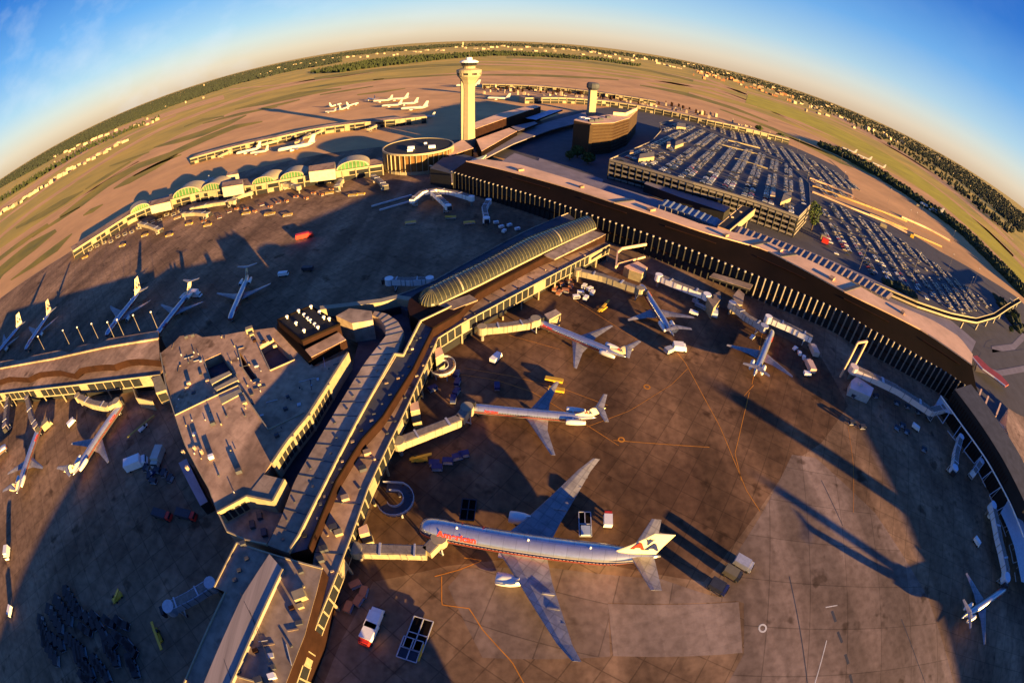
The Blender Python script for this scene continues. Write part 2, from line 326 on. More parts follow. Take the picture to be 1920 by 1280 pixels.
# apron sheets
apr = GL([(-60, 640), (0, 560), (120, 480), (240, 405), (360, 352), (480, 315), (600, 290), (720, 275), (860, 262), (900, 300), (1150, 400), (1500, 560), (1760, 690), (1860, 760)])
apr = [Vector((-700, 60, 0))]+apr+[Vector((420, 40, 0)), Vector((420, -300, 0)), Vector((-700, -300, 0))]
flat('apron', apr, 0.0, M_apron)
flat('stained_apron', GL([(800, 650), (860, 610), (1060, 530), (1190, 500), (1340, 570), (1540, 670), (1590, 760), (1540, 830), (1480, 870), (1420, 960), (1320, 1090), (1150, 1060), (1000, 1040), (840, 1060), (700, 1090), (640, 1200), (600, 1300), (560, 1330), (640, 1100), (740, 850)]), 0.004, M_stain)
flat('pale_apron', GL([(1485, 852), (1530, 858), (1640, 960), (1740, 1120), (1790, 1290), (1770, 1340), (1330, 1340), (1395, 1225), (1395, 1130), (1330, 1110), (1430, 960)]), 0.006, M_apron2)
flat('concrete_patch', GL([(1140, 1131), (1385, 1128), (1392, 1223), (1150, 1229)]), 0.012, M_apron3)
flat('concrete_patch', GL([(1010, 1060), (1240, 1085), (1330, 1115), (1388, 1124), (1392, 1125), (1140, 1129), (1144, 1230), (905, 1232), (840, 1100), (870, 1065)]), 0.008, M_apron2)

def lines(name, pls, w, m, z=0.018):
    b = MB()
    for pl in pls:
        P = GL(pl); P = rs(P, max(2, len(P)*4)) if len(P) > 2 else P
        for a, c in zip(P, P[1:]):
            d = (c-a).normalized(); q = Vector((-d.y, d.x, 0))*w/2; b.add([a-q, c-q, c+q, a+q], [(0, 1, 2, 3)])
    o = b.build(name, m); o.location.z = z
    for p in o.data.polygons:
        if p.normal.z < 0: p.flip()
    return struct(o)
lines('taxi_line_marking', [[(1285, 680), (1320, 745), (1350, 800), (1375, 860), (1400, 920), (1425, 958)], [(1405, 735), (1392, 790), (1378, 850), (1390, 900)],
      [(1150, 825), (1240, 832), (1330, 838)], [(1413, 722), (1395, 742)], [(1265, 655), (1285, 680)], [(1430, 620), (1410, 720)],
      [(870, 1045), (905, 1050), (860, 1068), (815, 1080)], [(828, 1080), (828, 1133), (880, 1140), (905, 1180), (960, 1240), (985, 1285)]], 0.26, M_line)
lines('faint_taxi_line_marking', [[(870, 690), (960, 705), (1060, 730), (1140, 760)], [(850, 700), (930, 712), (1000, 735), (1090, 790), (1160, 835)], [(905, 605), (960, 630), (1050, 655)], [(1100, 800), (1180, 770), (1260, 720), (1290, 690)], [(1590, 800), (1600, 870), (1600, 960)], [(1065, 555), (1120, 590), (1200, 640)]], 0.18, M_line)
lines('white_stand_marking', [[(1548, 1138), (1570, 1134)], [(1550, 1200), (1528, 1280)], ], 0.35, M_linew)
lines('dark_joint_marking', [[(1560, 1145), (1567, 1165)], [(1571, 1184), (1579, 1204)], [(1585, 1226), (1591, 1244)], [(1594, 1264), (1598, 1282)]], 1.0, M_dkroof)
lines('tar_seam_marking', [[(1540, 900), (1580, 985)], [(1690, 1160), (1720, 1240), (1735, 1280)], [(1480, 1080), (1500, 1180), (1515, 1290)]], 0.3, M_dkroof)
for p, r in (((1213, 725), 1.4), ((1165, 824), 1.2), ((1430, 1177), 1.4)):
    c = G(*p); b = MB(); n = 20
    b.add([(c.x+q*cos(2*pi*i/n), c.y+q*sin(2*pi*i/n), 0.022) for q in (r*0.6, r) for i in range(n)], [(i, (i+1) % n, n+(i+1) % n, n+i) for i in range(n)])
    struct(b.build('ring_marking', M_linew if p[0] > 1400 else M_line))

# ------------------------------------------------------------------ terminal 3: long dark hall with a tan roof strip
t = thing('terminal_building', 'long dark bronze terminal hall with a tan roof strip and pale columns along the apron', 'building')
N = 60
cols = rs(GL([(848, 322), (911, 341), (986, 362), (1127, 409), (1236, 446), (1399, 509), (1576, 582), (1630, 616), (1749, 683), (1787, 706), (1833, 739)], 13), N)
lo = rs(GL([(874, 303), (935, 317), (1069, 354), (1149, 380), (1300, 430), (1332, 440), (1433, 468), (1576, 544), (1608, 560), (1729, 620), (1822, 684)], 20), N)
upr = rs(GL([(905, 298), (973, 308), (1153, 364), (1314, 420), (1433, 451), (1550, 503), (1653, 560), (1749, 600), (1799, 631), (1824, 664)], 20), N)
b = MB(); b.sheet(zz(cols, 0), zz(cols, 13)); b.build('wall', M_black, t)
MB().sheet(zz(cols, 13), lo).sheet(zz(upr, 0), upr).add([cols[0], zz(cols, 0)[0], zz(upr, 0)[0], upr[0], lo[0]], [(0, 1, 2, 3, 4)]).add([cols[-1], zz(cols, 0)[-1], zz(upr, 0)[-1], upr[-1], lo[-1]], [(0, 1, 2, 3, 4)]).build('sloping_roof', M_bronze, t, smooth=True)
MB().sheet(lo, upr).build('roof', M_roof3, t)
MB().wall(lo, 19.9, 20.6, 0.5).build('parapet', M_roof3, t)
cc = rs(cols, 96)
for i, p in enumerate(cc):
    q = cc[min(i+1, 96)]-cc[max(i-1, 0)]; q.normalize(); nrm = Vector((-q.y, q.x, 0))*(-1)
    a = p-nrm*(-0.0)
    b = MB(); o1 = Vector((p.x, p.y, 0))-Vector((q.y, -q.x, 0))*-0.5
    b.bar((o1.x, o1.y, 0), (o1.x, o1.y, 13.3), 0.7 if i > 44 else 0.55); MB().bar((o1.x, o1.y, 12.6), (o1.x, o1.y, 13.5), 1.0 if i < 57 else .8).build('capital', M_lamp, t)
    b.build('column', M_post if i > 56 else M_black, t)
fl = [p-Vector(((cols[min(i+1, N)]-cols[max(i-1, 0)]).normalized().y, -(cols[min(i+1, N)]-cols[max(i-1, 0)]).normalized().x, 0))*-0.3 for i, p in enumerate(cols)]
MB().wall(fl, 5.6, 6.3, 0.5).build('floor_band', M_maroon, t)
# terraces low along the sloping roof
for k in range(8, N-6, 9):
    p = cols[k].lerp(lo[k], 0.62); p2 = cols[k+5].lerp(lo[k+5], 0.62); b = MB(); b.bar(p+Vector((0, 0, .6)), p2+Vector((0, 0, .6)), 0.5, 0.5); b.build('roof_rail', M_maroon, t)
for k, f, s in ((7, .4, 3), (23, .5, 3.2), (31, .3, 2.4), (36, .6, 2.5), (42, .4, 3), (50, .5, 2.4), (15, .5, 2)):
    p = lo[k].lerp(upr[k], f); MB().box(p.x, p.y, 20, s*1.5, s, 1.3, 0.6).build('rooftop_unit', M_roof, t)
for k in (20, 34, 37, 44): MB().bar(lo[k]+Vector((0, 0, .25)), upr[k]+Vector((0, 0, .25)), 2.2, 0.5).build('roof_joint', M_dkroof, t)

# departures roadway deck behind it, and canopies over it
dk_in = rs(zz(upr, 0), 50)
dk_out = rs(GL([(965, 287), (1030, 309), (1090, 331), (1232, 374), (1335, 408), (1420, 436), (1540, 480), (1660, 535), (1770, 590), (1830, 640)], 8), 50)
struct(MB().loft(dk_in, dk_out, 8, 6.6).build('upper_roadway', M_deck))
pc = thing('road_canopy', 'long row of pale zigzag canopies over the upper roadway behind the terminal', 'canopy')
ca = rs(GL([(1236, 384), (1290, 402), (1340, 424)], 13), 9); cb = rs(GL([(1246, 374), (1300, 392), (1350, 412)], 13), 9)
def zigzag(par, A, B, m, h=0.7):
    for i in range(len(A)-1):
        am = (A[i]+A[i+1])/2+Vector((0, 0, h)); bm_ = (B[i]+B[i+1])/2+Vector((0, 0, h))
        MB().add([A[i], am, A[i+1], B[i], bm_, B[i+1]], [(0, 1, 4, 3), (1, 2, 5, 4), (0, 2, 1), (3, 4, 5), (0, 3, 5, 2)]).build('canopy_fold', m, par)
        MB().tube((A[i].x, A[i].y, 8), (A[i].x, A[i].y, 13), 0.25, n=6).build('post', M_post, par)
zigzag(pc, ca, cb, mat('shade_blue_canopy', (0.13, 0.16, 0.23), 0.6, scale=0.5, var=0.2))  # blue tint paints shade into these folds
pc2 = thing('road_canopy', 'longer ridged pink-grey canopy over the roadway beside the terminal curve', 'canopy')
ca = rs(GL([(1376, 436), (1440, 458), (1520, 490), (1600, 528), (1665, 562)], 13), 26); cb = rs(GL([(1384, 424), (1450, 448), (1530, 478), (1610, 516), (1675, 552)], 13), 26)
zigzag(pc2, ca, cb, mat('sunlit_pink_canopy', (0.20, 0.15, 0.14), 0.7, scale=0.5, var=0.3))  # pinkish tint paints low sunlight into these folds
# lower roadway, dark with a strip of red paint
lr = GL([(1010, 290), (1100, 322), (1250, 372), (1400, 428), (1560, 488), (1700, 545), (1830, 610), (1905, 640)], 0)
A, B = ribbon([(1010, 286), (1100, 315), (1250, 362), (1400, 415), (1560, 470), (1700, 535), (1830, 600), (1930, 650)], 16); struct(MB().sheet(zz(A, 0.12), zz(B, 0.12)).build('lower_roadway', M_road))
inner = GL([(885, 285), (960, 245), (1060, 212), (1200, 196), (1300, 225), (1480, 300), (1560, 380), (1905, 556), (1950, 600), (1980, 740), (1900, 770), (1840, 720), (1800, 640), (1700, 560), (1400, 430), (1100, 335)])
struct(flat('inner_roads', inner, 0.05, M_road))
struct(flat('service_yard', [G(1818, 700), G(1850, 640), G(1960, 600), Vector((700, 60, 0)), Vector((700, -300, 0)), Vector((262, -300, 0)), Vector((262, 60, 0))], 0.1, M_road))

# ------------------------------------------------------------------ concourse south of the terminal (stem, hub, arms)
t = thing('concourse_building', 'Y-shaped concourse with a tan hub roof and two long arms between the parked jets', 'building')
C = GL([(1136, 440), (1017, 482), (894, 548), (860, 585), (811, 614), (773, 691), (716, 780), (677, 822), (629, 899), (577, 1026)], 14)
Cn = []
for a, b2 in zip(C, C[1:]): Cn += [a.lerp(b2, k/4) for k in range(4)]
Cn.append(C[-1])
E9 = GL([(1143, 459), (1035, 516), (900, 588), (870, 604), (821, 634), (806, 668), (757, 776), (731, 828), (690, 915), (664, 990), (629, 1084), (590, 1180), (556, 1280), (535, 1345)], 9.5)
D = [Vector((p.x, p.y, 9.5)) for p in Cn]+GL([(575, 1160), (530, 1290), (505, 1350)], 9.5)
n = 48; Er = rs(E9, n); Dr = rs(D, n)
MB().loft(Dr, Er, 9.5, 4.6).build('gate_floor', M_roof, t)
lowin = [e.lerp(d, 0.35) for e, d in zip(Er, Dr)]
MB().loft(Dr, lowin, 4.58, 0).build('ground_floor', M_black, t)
# main block between the lit parapet and the bronze wall; stem part carries the vault
VL = GL([(1092, 408), (985, 448), (900, 494), (781, 550), (762, 566), (768, 590)], 14); VLr = rs(VL, 24)
Cs = rs(C[:5], 24)
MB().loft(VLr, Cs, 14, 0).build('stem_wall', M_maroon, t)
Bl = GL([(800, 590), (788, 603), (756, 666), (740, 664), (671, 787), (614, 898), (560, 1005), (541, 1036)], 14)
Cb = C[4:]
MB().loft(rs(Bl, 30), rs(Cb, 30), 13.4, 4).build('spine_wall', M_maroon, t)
MB().sheet(zz(rs(Bl, 30), 13.46), zz(rs(Cb, 30), 13.46)).build('spine_roof', M_dkroof, t)  # dark colour stands in for shade on this roof strip
MB().wall(GL([(846, 575), (836, 580), (788, 603), (756, 666), (740, 664), (671, 787), (614, 898), (560, 1005), (541, 1036)], 14), 13.3, 14.6, 0.5).build('parapet', M_trim, t)
MB().wall(C, 13.3, 13.9, 0.4).build('roof_edge', M_bronze, t)
# side roof patches on the stem
for q in ([(1020, 478), (1110, 432), (1136, 439), (1040, 486)], [(821, 572), (880, 552), (896, 562), (850, 580)]):
    P = GL(q, 14.2); MB().prism(P, 14.25, 13.6).build('side_roof', M_roof2, t)
# corridor roof with its curl at the top
CA = GL([(698, 591), (712, 597), (723, 612), (723, 630), (683, 681), (619, 787), (553, 900), (526, 973), (501, 1021)], 14)
CB = GL([(702, 583), (726, 588), (746, 602), (757, 622), (744, 664), (671, 787), (614, 898), (560, 1005), (541, 1036)], 14)
CAr, CBr = rs(CA[:4], 12)+rs(CA[3:], 30)[1:], rs(CB[:4], 12)+rs(CB[3:], 30)[1:]
MB().loft(CAr, CBr, 14.0, 9.0).build('corridor_roof', M_roof2, t)
low = GL([(690, 575), (790, 560), (800, 600), (560, 1000), (500, 1010), (480, 960), (660, 690)], 6); MB().prism(low, 6, 0).build('inner_court', M_dkroof, t)
# connector canopy north of the curl and its box
A, B = ribbon([(600, 577), (660, 570), (715, 563), (744, 556), (770, 560)], 3.5, z=13); MB().loft(A, B, 13, 8).build('connector_roof', M_trim, t)
MB().prism(GL([(630, 592), (655, 578), (697, 583), (699, 600), (660, 606)], 15), 15, 6).build('connector_box', M_roof2, t)
MB().prism(GL([(560, 590), (640, 572), (760, 562), (760, 575), (640, 600)], 9), 9, 0).build('connector_floor', M_black, t)

# facade bays along the east side: posts, rails and windows
MB().wall(Er, 9.3, 9.8, 0.35).build('facade_rail', M_trim, t)
MB().wall(Er, 4.5, 4.9, 0.35).build('facade_rail', M_trim, t)
Eb = rs(E9, 66)
solid = {2, 3, 4, 14, 15, 26, 31, 34, 41, 47, 54, 61}
for i in range(66):
    a, c = Eb[i], Eb[i+1]; d = (c-a).normalized(); nn = Vector((d.y, -d.x, 0)); nn = nn if nn.x > 0 or nn.y < 0 else -nn
    a2, c2 = a+nn*0.12, c+nn*0.12
    MB().bar((a2.x, a2.y, 4.8), (a2.x, a2.y, 9.5), 0.45).build('mullion', M_trim, t)
    b = MB().bar(Vector((a2.x, a2.y, 7.1))+d*0.2, Vector((c2.x, c2.y, 7.1))-d*0.2, 0.1 if i not in solid else 0.3, 4.2)
    b.build('facade_panel' if i in solid else 'window', M_wallc if i in solid else M_glass, t)
    if i % 3 == 0:
        g = a+nn*0.0; MB().bar((g.x, g.y, 0), (g.x, g.y, 4.6), 0.6).build('column', M_trim, t)

# hub
hubpoly = GL([(301, 662), (327, 641), (337, 630), (368, 626), (380, 632), (426, 627), (451, 622), (514, 614), (589, 687), (651, 662), (576, 779), (509, 867), (495, 889), (463, 929), (407, 957), (393, 917), (349, 837), (328, 777), (313, 731)], 14)
well = [GL(q, 14) for q in ([(383, 676), (414, 662), (440, 700), (395, 713)], [(447, 656), (482, 708), (471, 714), (456, 692)], [(486, 650), (512, 634), (553, 675), (507, 695)])]
MB().prism(hubpoly, 14, 9.5, holes=well).build('hub_roof', M_roof, t)
MB().prism(hubpoly, 9.4, 0).build('hub_wall', mat('brown_wall', (0.20, 0.13, 0.09), 0.8, scale=0.3), t)
for w in well: MB().prism([v*1 for v in w], 9.9, 9.45).build('well_floor', M_dkroof, t)
slab = GL([(328, 778), (390, 748), (447, 722), (503, 805), (570, 773), (574, 782), (509, 867), (495, 889), (463, 929), (407, 957), (393, 917), (349, 837)], 15.2)
MB().prism(slab, 15.2, 13.9).build('upper_roof', M_roof, t)
MB().wall(GL([(328, 778), (390, 748), (447, 722), (503, 805), (570, 773)], 15.4), 15.1, 15.6, 0.35).build('roof_edge', M_trim, t)
MB().wall(GL([(301, 662), (313, 731), (328, 777), (349, 837), (393, 917), (409, 960), (426, 996), (461, 1012), (500, 1020)], 14.6), 13.8, 15.0, 0.4).build('roof_edge', M_trim, t)
for w in well: MB().wall(w[2:]+w[:1], 13.9, 14.5, 0.35).build('well_curb', M_trim, t)
for q in ([(392, 712), (430, 695), (434, 700), (397, 720)], [(401, 727), (442, 706), (447, 712), (406, 732)], [(411, 745), (451, 728), (457, 735), (416, 757)]):
    MB().prism(GL(q, 15.6), 15.6, 13).build('louvre_beam', M_trim, t)
# tall lit clerestory wall on the hub's east side
wl = GL([(652, 660), (609, 727), (576, 779), (536, 827), (509, 867)], 17)
cw = rs(wl, 22); MB().wall(cw, 9.5, 17, 0.8).build('clerestory_wall', M_wallc, t)
for i in range(7, 21):
    a, c = cw[i], cw[i+1]; d = (c-a).normalized(); nn = Vector((-d.y, d.x, 0)); nn = -nn if nn.x < 0 else nn
    hh = 15.6; MB().bar(Vector((a.x, a.y, 13.1))+d*0.35+nn*0.42, Vector((c.x, c.y, 13.1))-d*0.1+nn*0.42, 0.1, 4.4).build('clerestory_window', M_black, t)
for i in (7, 13, 17): p = cw[i]; MB().bar((p.x+.5, p.y-.4, 10), (p.x+.5, p.y-.4, 17), 0.7).build('pilaster', M_trim, t)
for q in ([(407, 960), (463, 930), (472, 946), (424, 984)],): pass
# stepped south end of the hub: lit wall, lower roof
se = GL([(407, 960), (463, 929), (511, 939), (533, 898)], 15.4); MB().wall(se, 9.6, 15.6, 0.6).build('end_wall', M_wallc, t)
for k in range(4):
    a = se[0].lerp(se[1], 0.12+k*0.2); c = se[0].lerp(se[1], 0.12+k*0.2+0.155)
    MB().bar((a.x+.2, a.y-.35, 12.3), (c.x+.2, c.y-.35, 12.3), 0.1, 3.6).build('end_window', M_black, t)
MB().prism(GL([(495, 889), (533, 898), (511, 939), (463, 929)], 15.3), 15.3, 9.5).build('end_roof', M_roof2, t)
MB().prism(GL([(407, 955), (463, 925), (515, 940), (530, 965), (500, 1021), (461, 1012), (426, 996)], 9.7), 9.7, 0).build('lower_roof', M_roof2, t)
for p in ((488, 968), (475, 985), (497, 1000)):
    c = G(*p, 9.7); MB().box(c.x, c.y, 9.7, 1.6, 2.4, 1.2, .5).build('rooftop_unit', M_dkroof, t)
# dark penthouse
bx = GL([(520, 599), (582, 573), (637, 606), (566, 637)], 19)
ph = MB().prism(bx, 18.4, 12).build('penthouse', M_maroon, t)
MB().prism(bx, 18.6, 18.4).build('penthouse_roof', M_black, ph)
MB().wall(bx+bx[:1], 18.3, 19.1, 0.45).build('penthouse_parapet', M_bronze, ph)
for p in ((583, 575), (570, 590), (577, 597), (582, 601), (599, 585), (607, 595), (617, 598), (555, 606), (570, 620), (596, 614), (538, 594), (560, 583), (590, 608)):
    c = G(*p, 19.4); b = MB(); b.tube((c.x, c.y, 18.6), (c.x, c.y, 19.6), .35, n=8); b.tube((c.x, c.y, 19.6), (c.x, c.y, 20.1), .75, .5, n=8); b.build('vent', M_white, ph)
b2 = GL([(572, 656), (635, 623), (649, 637), (584, 670)], 16.5); MB().prism(b2, 16.5, 13).build('plant_room', M_maroon, t)
MB().prism(b2, 16.65, 16.5).build('plant_room_roof', M_roof, t)
b3 = GL([(520, 600), (566, 637), (590, 670), (578, 676), (518, 612)], 16); MB().prism(b3, 15.5, 13).build('side_gallery', M_bronze, t)
# roof clutter on the hub
for p, s, z, m in (((469, 622), 2.6, 14, M_wallc), ((473, 630), 1.6, 14, M_wallc), ((397, 858), 1.5, 15.2, M_white), ((395, 686), 1.2, 10, M_white), ((355, 720), 1.4, 14, M_roof2), ((460, 757), 1.3, 15.2, M_wallc), ((487, 722), 1.0, 14, M_roof2), ((540, 745), 1.0, 14, M_dkroof),
                   ((536, 768), 1.2, 14, M_dkroof), ((449, 885), 1.6, 15.2, M_dkroof), ((400, 795), 1.5, 15.2, M_dkroof), ((516, 650), 1.3, 14, M_roof2), ((350, 633), 1.4, 14, M_dkroof), ((362, 630), 1.4, 14, M_dkroof), ((478, 640), 1.2, 14, M_maroon), ((495, 642), 1.2, 14, M_maroon), ((520, 818), 1.2, 15.2, M_dkroof)):
    c = G(*p, z); MB().box(c.x, c.y, z, s*1.2, s*.8, s*.8, .6).build('rooftop_unit', m, t)
for p, h in (((366, 842), 4), ((380, 850), 5), ((345, 850), 4), ((353, 880), 4.5)): c = G(*p, 15.2); MB().box(c.x, c.y, 15.2, .8, .8, h*.35, .2).build('roof_stack', M_roof2, t)

# west arm
U = GL([(297, 620), (240, 629), (196, 636), (188, 646), (165, 644), (144, 650), (130, 662), (113, 656), (60, 667), (40, 676), (22, 674), (0, 678), (-50, 688)], 13)
Lw = GL([(300, 676), (262, 672), (228, 676), (222, 684), (196, 683), (150, 689), (142, 701), (110, 694), (70, 698), (55, 708), (16, 706), (0, 712), (-50, 724)], 13)
MB().loft(rs(U, 36), rs(Lw, 36), 13, 0).build('arm_block', M_maroon, t)
MB().sheet(zz(rs(U, 36), 13.05), zz(rs(Lw, 36), 13.05)).build('arm_roof', M_roof, t)
MB().wall(GL([(297, 634), (200, 650), (100, 672), (0, 690), (-50, 700)], 13.6), 13.0, 13.9, 0.8).build('roof_edge', M_roof2, t)
FW = GL([(301, 703), (133, 723), (0, 738), (-50, 746)], 9.5); LWi = rs([Vector((p.x, p.y, 9.5)) for p in Lw], 24); FWr = rs(FW, 24)
MB().loft(LWi, FWr, 9.5, 4.6).build('gate_floor', M_roof, t)
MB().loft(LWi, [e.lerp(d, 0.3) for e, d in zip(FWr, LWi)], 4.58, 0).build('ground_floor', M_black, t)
MB().wall(FWr, 9.2, 9.9, 0.4).build('facade_rail', M_trim, t); MB().wall(FWr, 4.4, 5.0, 0.45).build('facade_rail', M_trim, t)
Fb = rs(FW, 30)
for i in range(30):
    a, c = Fb[i], Fb[i+1]; d = (c-a).normalized(); nn = Vector((0, -1, 0))*0.12; sol = i in (1, 8, 15, 22, 27)
    MB().bar((a.x, a.y-.15, 4.8), (a.x, a.y-.15, 9.5), 0.4).build('mullion', M_trim, t)
    MB().bar(Vector((a.x, a.y-.12, 7.1))+d*.2, Vector((c.x, c.y-.12, 7.1))-d*.2, .1 if not sol else .3, 4.2).build('facade_panel' if sol else 'window', M_wallc if sol else M_glass, t)
    if i % 3 == 0: MB().bar((a.x, a.y, 0), (a.x, a.y, 4.6), 0.6).build('column', M_trim, t)
pv = GL([(285, 708), (301, 703), (313, 730), (292, 736)], 9.8); MB().prism(pv, 9.8, 3.5).build('end_pavilion', M_wallc, t)
a, c = pv[3], pv[2]; MB().bar((a.x+.8, a.y-.3, 6.8), (c.x-.8, c.y-.3, 6.8), .1, 3.6).build('window', M_glass, t)
MB().wall(GL([(249, 728), (255, 745)], 5)+GL([(285, 752)], 5), 0, 5, .5).build('frame_wall', M_trim, t)

# south arm (nearest block)
sl = GL([(445, 1018), (605, 1066), (594, 1110), (572, 1190), (535, 1285)], 14.5)+[Vector((-44, -30, 14.5)), Vector((-60, -230, 14.5)), Vector((-100, -230, 14.5)), Vector((-78, -30, 14.5))]+GL([(347, 1280), (424, 1110), (403, 1101)], 14.5)
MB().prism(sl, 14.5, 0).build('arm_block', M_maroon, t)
MB().prism([p for p in sl], 14.62, 14.5).build('arm_roof', M_roof2, t)
MB().wall(sl[8:11], 14.4, 15.0, .4).wall([sl[11], sl[0], sl[1]], 14.4, 15.0, .4).build('parapet', M_trim, t)
rc = GL([(505, 1038), (530, 1066), (445, 1255), (420, 1310), (365, 1315), (380, 1285), (455, 1115)], 16); MB().prism(rc, 16, 14.5).build('raised_roof', mat('ribbed_roof', (0.31, 0.26, 0.235), 0.9, scale=0.6, var=0.35, stretch=(1.0, 0.03, 1, -0.38)), t)
MB().wall(rc[1:4], 15.9, 16.25, .45).build('roof_edge', M_trim, t)
MB().wall(GL([(447, 1268), (490, 1280), (520, 1290)], 15), 14.6, 15.6, .4).build('roof_edge', M_trim, t)
for p, s, m in (((565, 1119), 2.4, M_wallc), ((565, 1137), 1.2, M_wallc), ((548, 1140), 1.0, M_maroon), ((480, 1220), 1.0, M_maroon), ((512, 1268), 1.4, M_white), ((447, 1258), 1.1, M_dkroof), ((442, 1088), .9, M_dkroof), ((450, 1070), .9, M_dkroof), ((565, 1072), 1.0, M_dkroof), ((457, 1020), 1.2, M_dkroof), ((464, 1048), .9, M_dkroof), ((487, 1275), 1.5, M_dkroof), ((512, 1252), 1.2, M_dkroof)):
    c = G(*p, 14.6); MB().box(c.x, c.y, 14.6, s*1.3, s, s*.9, .6).build('rooftop_unit', m, t)
# cable-like roof seams and ladders on the ledge
for p, m in (((636, 1000), M_wallc), ((626, 990), M_dkroof), ((608, 1030), M_dkroof), ((601, 1050), M_dkroof), ((689, 850), M_roof2), ((681, 880), M_dkroof), ((648, 935), M_roof2)):
    c = G(*p, 9.5); MB().box(c.x, c.y, 9.5, 2.2, 1.6, 1.2, .5).build('rooftop_unit', m, t)
for i in range(26):
    k = 3+i*44//26; p = Er[k].lerp(Dr[k], random.uniform(.2, .8)); MB().box(p.x, p.y, 9.5, random.uniform(.5, 1.1), random.uniform(.4, .9), random.uniform(.3, .6), .5).build('rooftop_unit', random.choice([M_roof2, M_dkroof, M_maroon]), t)
for i in range(22):
    k = i/21; p = rs(Bl, 40)[int(4+k*34)]; q = rs(Cb, 40)[int(4+k*34)]; r = p.lerp(q, random.uniform(.3, .8)); MB().box(r.x, r.y, 13.4, random.uniform(.5, 1.3), random.uniform(.4, .9), random.uniform(.3, .6), .4).build('rooftop_unit', random.choice([M_dkroof, M_black, M_roof2]), t)
for i in range(14):
    k = 3+i*2; r = CAr[12+k].lerp(CBr[12+k], random.uniform(.2, .8)); MB().box(r.x, r.y, 14, random.uniform(.4, .8), random.uniform(.3, .7), .3, .4).build('rooftop_unit', M_dkroof, t)

# seams, pipes and small vents on the roofs
rv = random.Random(11)
def in_poly2(p, Q):
    r = False; j = len(Q)-1
    for i in range(len(Q)):
        if (Q[i].y > p.y) != (Q[j].y > p.y) and p.x < (Q[j].x-Q[i].x)*(p.y-Q[i].y)/(Q[j].y-Q[i].y+1e-9)+Q[i].x: r = not r
        j = i
    return r
for Q, zt, k, avoid in ((hubpoly, 14, 46, well), (sl[:7]+sl[11:], 14.62, 26, [rc])):
    xs = [p.x for p in Q]; ys = [p.y for p in Q]
    for i in range(k*4):
        p = Vector((rv.uniform(min(xs), max(xs)), rv.uniform(min(ys), max(ys)), 0))
        if not in_poly2(p, Q) or any(in_poly2(p, w) for w in avoid): continue
        z_ = zt+(1.2 if Q is hubpoly and in_poly2(p, slab) else 0); f = rv.random()
        if f < .22: L_ = rv.uniform(2, 6); a_ = rv.choice((.45, .45+pi/2)); MB().bar((p.x, p.y, z_+.15), (p.x+L_*cos(a_), p.y+L_*sin(a_), z_+.15), .18).build('roof_pipe', rv.choice((M_dkroof, M_steel, M_roof2)), t)
        elif f < .6: MB().tube((p.x, p.y, z_), (p.x, p.y, z_+rv.uniform(.4, .9)), rv.uniform(.15, .35), n=8).build('roof_vent', rv.choice((M_steel, M_dkroof, M_wallc)), t)
        elif f < .75: MB().box(p.x, p.y, z_, rv.uniform(.8, 1.8), rv.uniform(.6, 1.4), rv.uniform(.3, .7), .45).build('rooftop_unit', rv.choice((M_roof2, M_dkroof, M_steel)), t)
for k in range(2, len(CAr)-1, 2): MB().bar(CAr[k]+Vector((0, 0, .05)), CBr[k]+Vector((0, 0, .05)), .22, .12).build('roof_seam', M_dkroof, t)
for k in range(3, 45, 3): MB().bar(Er[k]+Vector((0, 0, .05)), Dr[k]+Vector((0, 0, .05)), .2, .12).build('roof_seam', M_dkroof, t)
for i, (p, q) in enumerate(((( 460, 1120), (505, 1240)), ((450, 1110), (490, 1190)), ((415, 1220), (440, 1290)))): MB().bar(G(*p, 15.9 if i != 9 else 15), G(*q, 16.1), .12).build('roof_cable', M_dkroof, t)

# ------------------------------------------------------------------ vaulted glass roof over the stem
v = thing('glass_vault', 'long greenish barrel-vaulted glass roof with a rounded end on the concourse stem', 'skylight')
vl = rs(GL([(1092, 411), (985, 452), (900, 497), (800, 545)], 14.2), 50); vr = rs(GL([(1117, 428), (1017, 475), (900, 534), (822, 571)], 14.2), 50)
M_vault = mat('vault_glass', (0.032, 0.034, 0.020), 0.22, scale=0.4, var=0.5, spec=0.5)
prof = []
for a, c in zip(vl, vr):
    m = (a+c)/2; h = (c-a)/2; prof.append([m-h*cos(pi*j/12)+Vector((0, 0, (h.length*0.6)*sin(pi*j/12))) for j in range(13)])
b = MB()
for s0, s1 in zip(prof, prof[1:]): b.sheet(s0, s1)
o = b.build('vault_glazing', M_vault, v, smooth=True)
ed = prof[-1]; m = (ed[0]+ed[-1])/2; ax = (prof[-1][6]-prof[-2][6]); ax.z = 0; ax.normalize(); R = (ed[0]-ed[-1]).length/2; side = (ed[0]-ed[-1]).normalized(); b = MB(); pr = []
for i in range(13):
    th = pi*i/12; pr.append([m+side*(R*cos(th)*cos(pi/2*j/6))+ax*(R*1.05*sin(th)*cos(pi/2*j/6))+Vector((0, 0, R*0.6*sin(pi/2*j/6))) for j in range(7)])
for s0, s1 in zip(pr, pr[1:]): b.sheet(s0, s1)
b.build('apse_glazing', M_vault, v, smooth=True)
M_rib = mat('vault_rib', (0.14, 0.13, 0.07), 0.5, scale=1, var=0.1)
for k in range(0, 51):
    b = MB(); w = 0.22 if k not in (14, 44) else 0.7
    for a, c in zip(prof[k], prof[k][1:]): b.bar(a*1.0+Vector((0, 0, .08)), c+Vector((0, 0, .08)), w, .2)
    b.build('rib', M_rib if k not in (14, 44) else M_trim, v)
for i in range(1, 12):
    b = MB()
    for a, c in zip(pr[i], pr[i][1:]): b.bar(a+Vector((0, 0, .06)), c+Vector((0, 0, .06)), .22, .2)
    b.build('rib', M_rib, v)
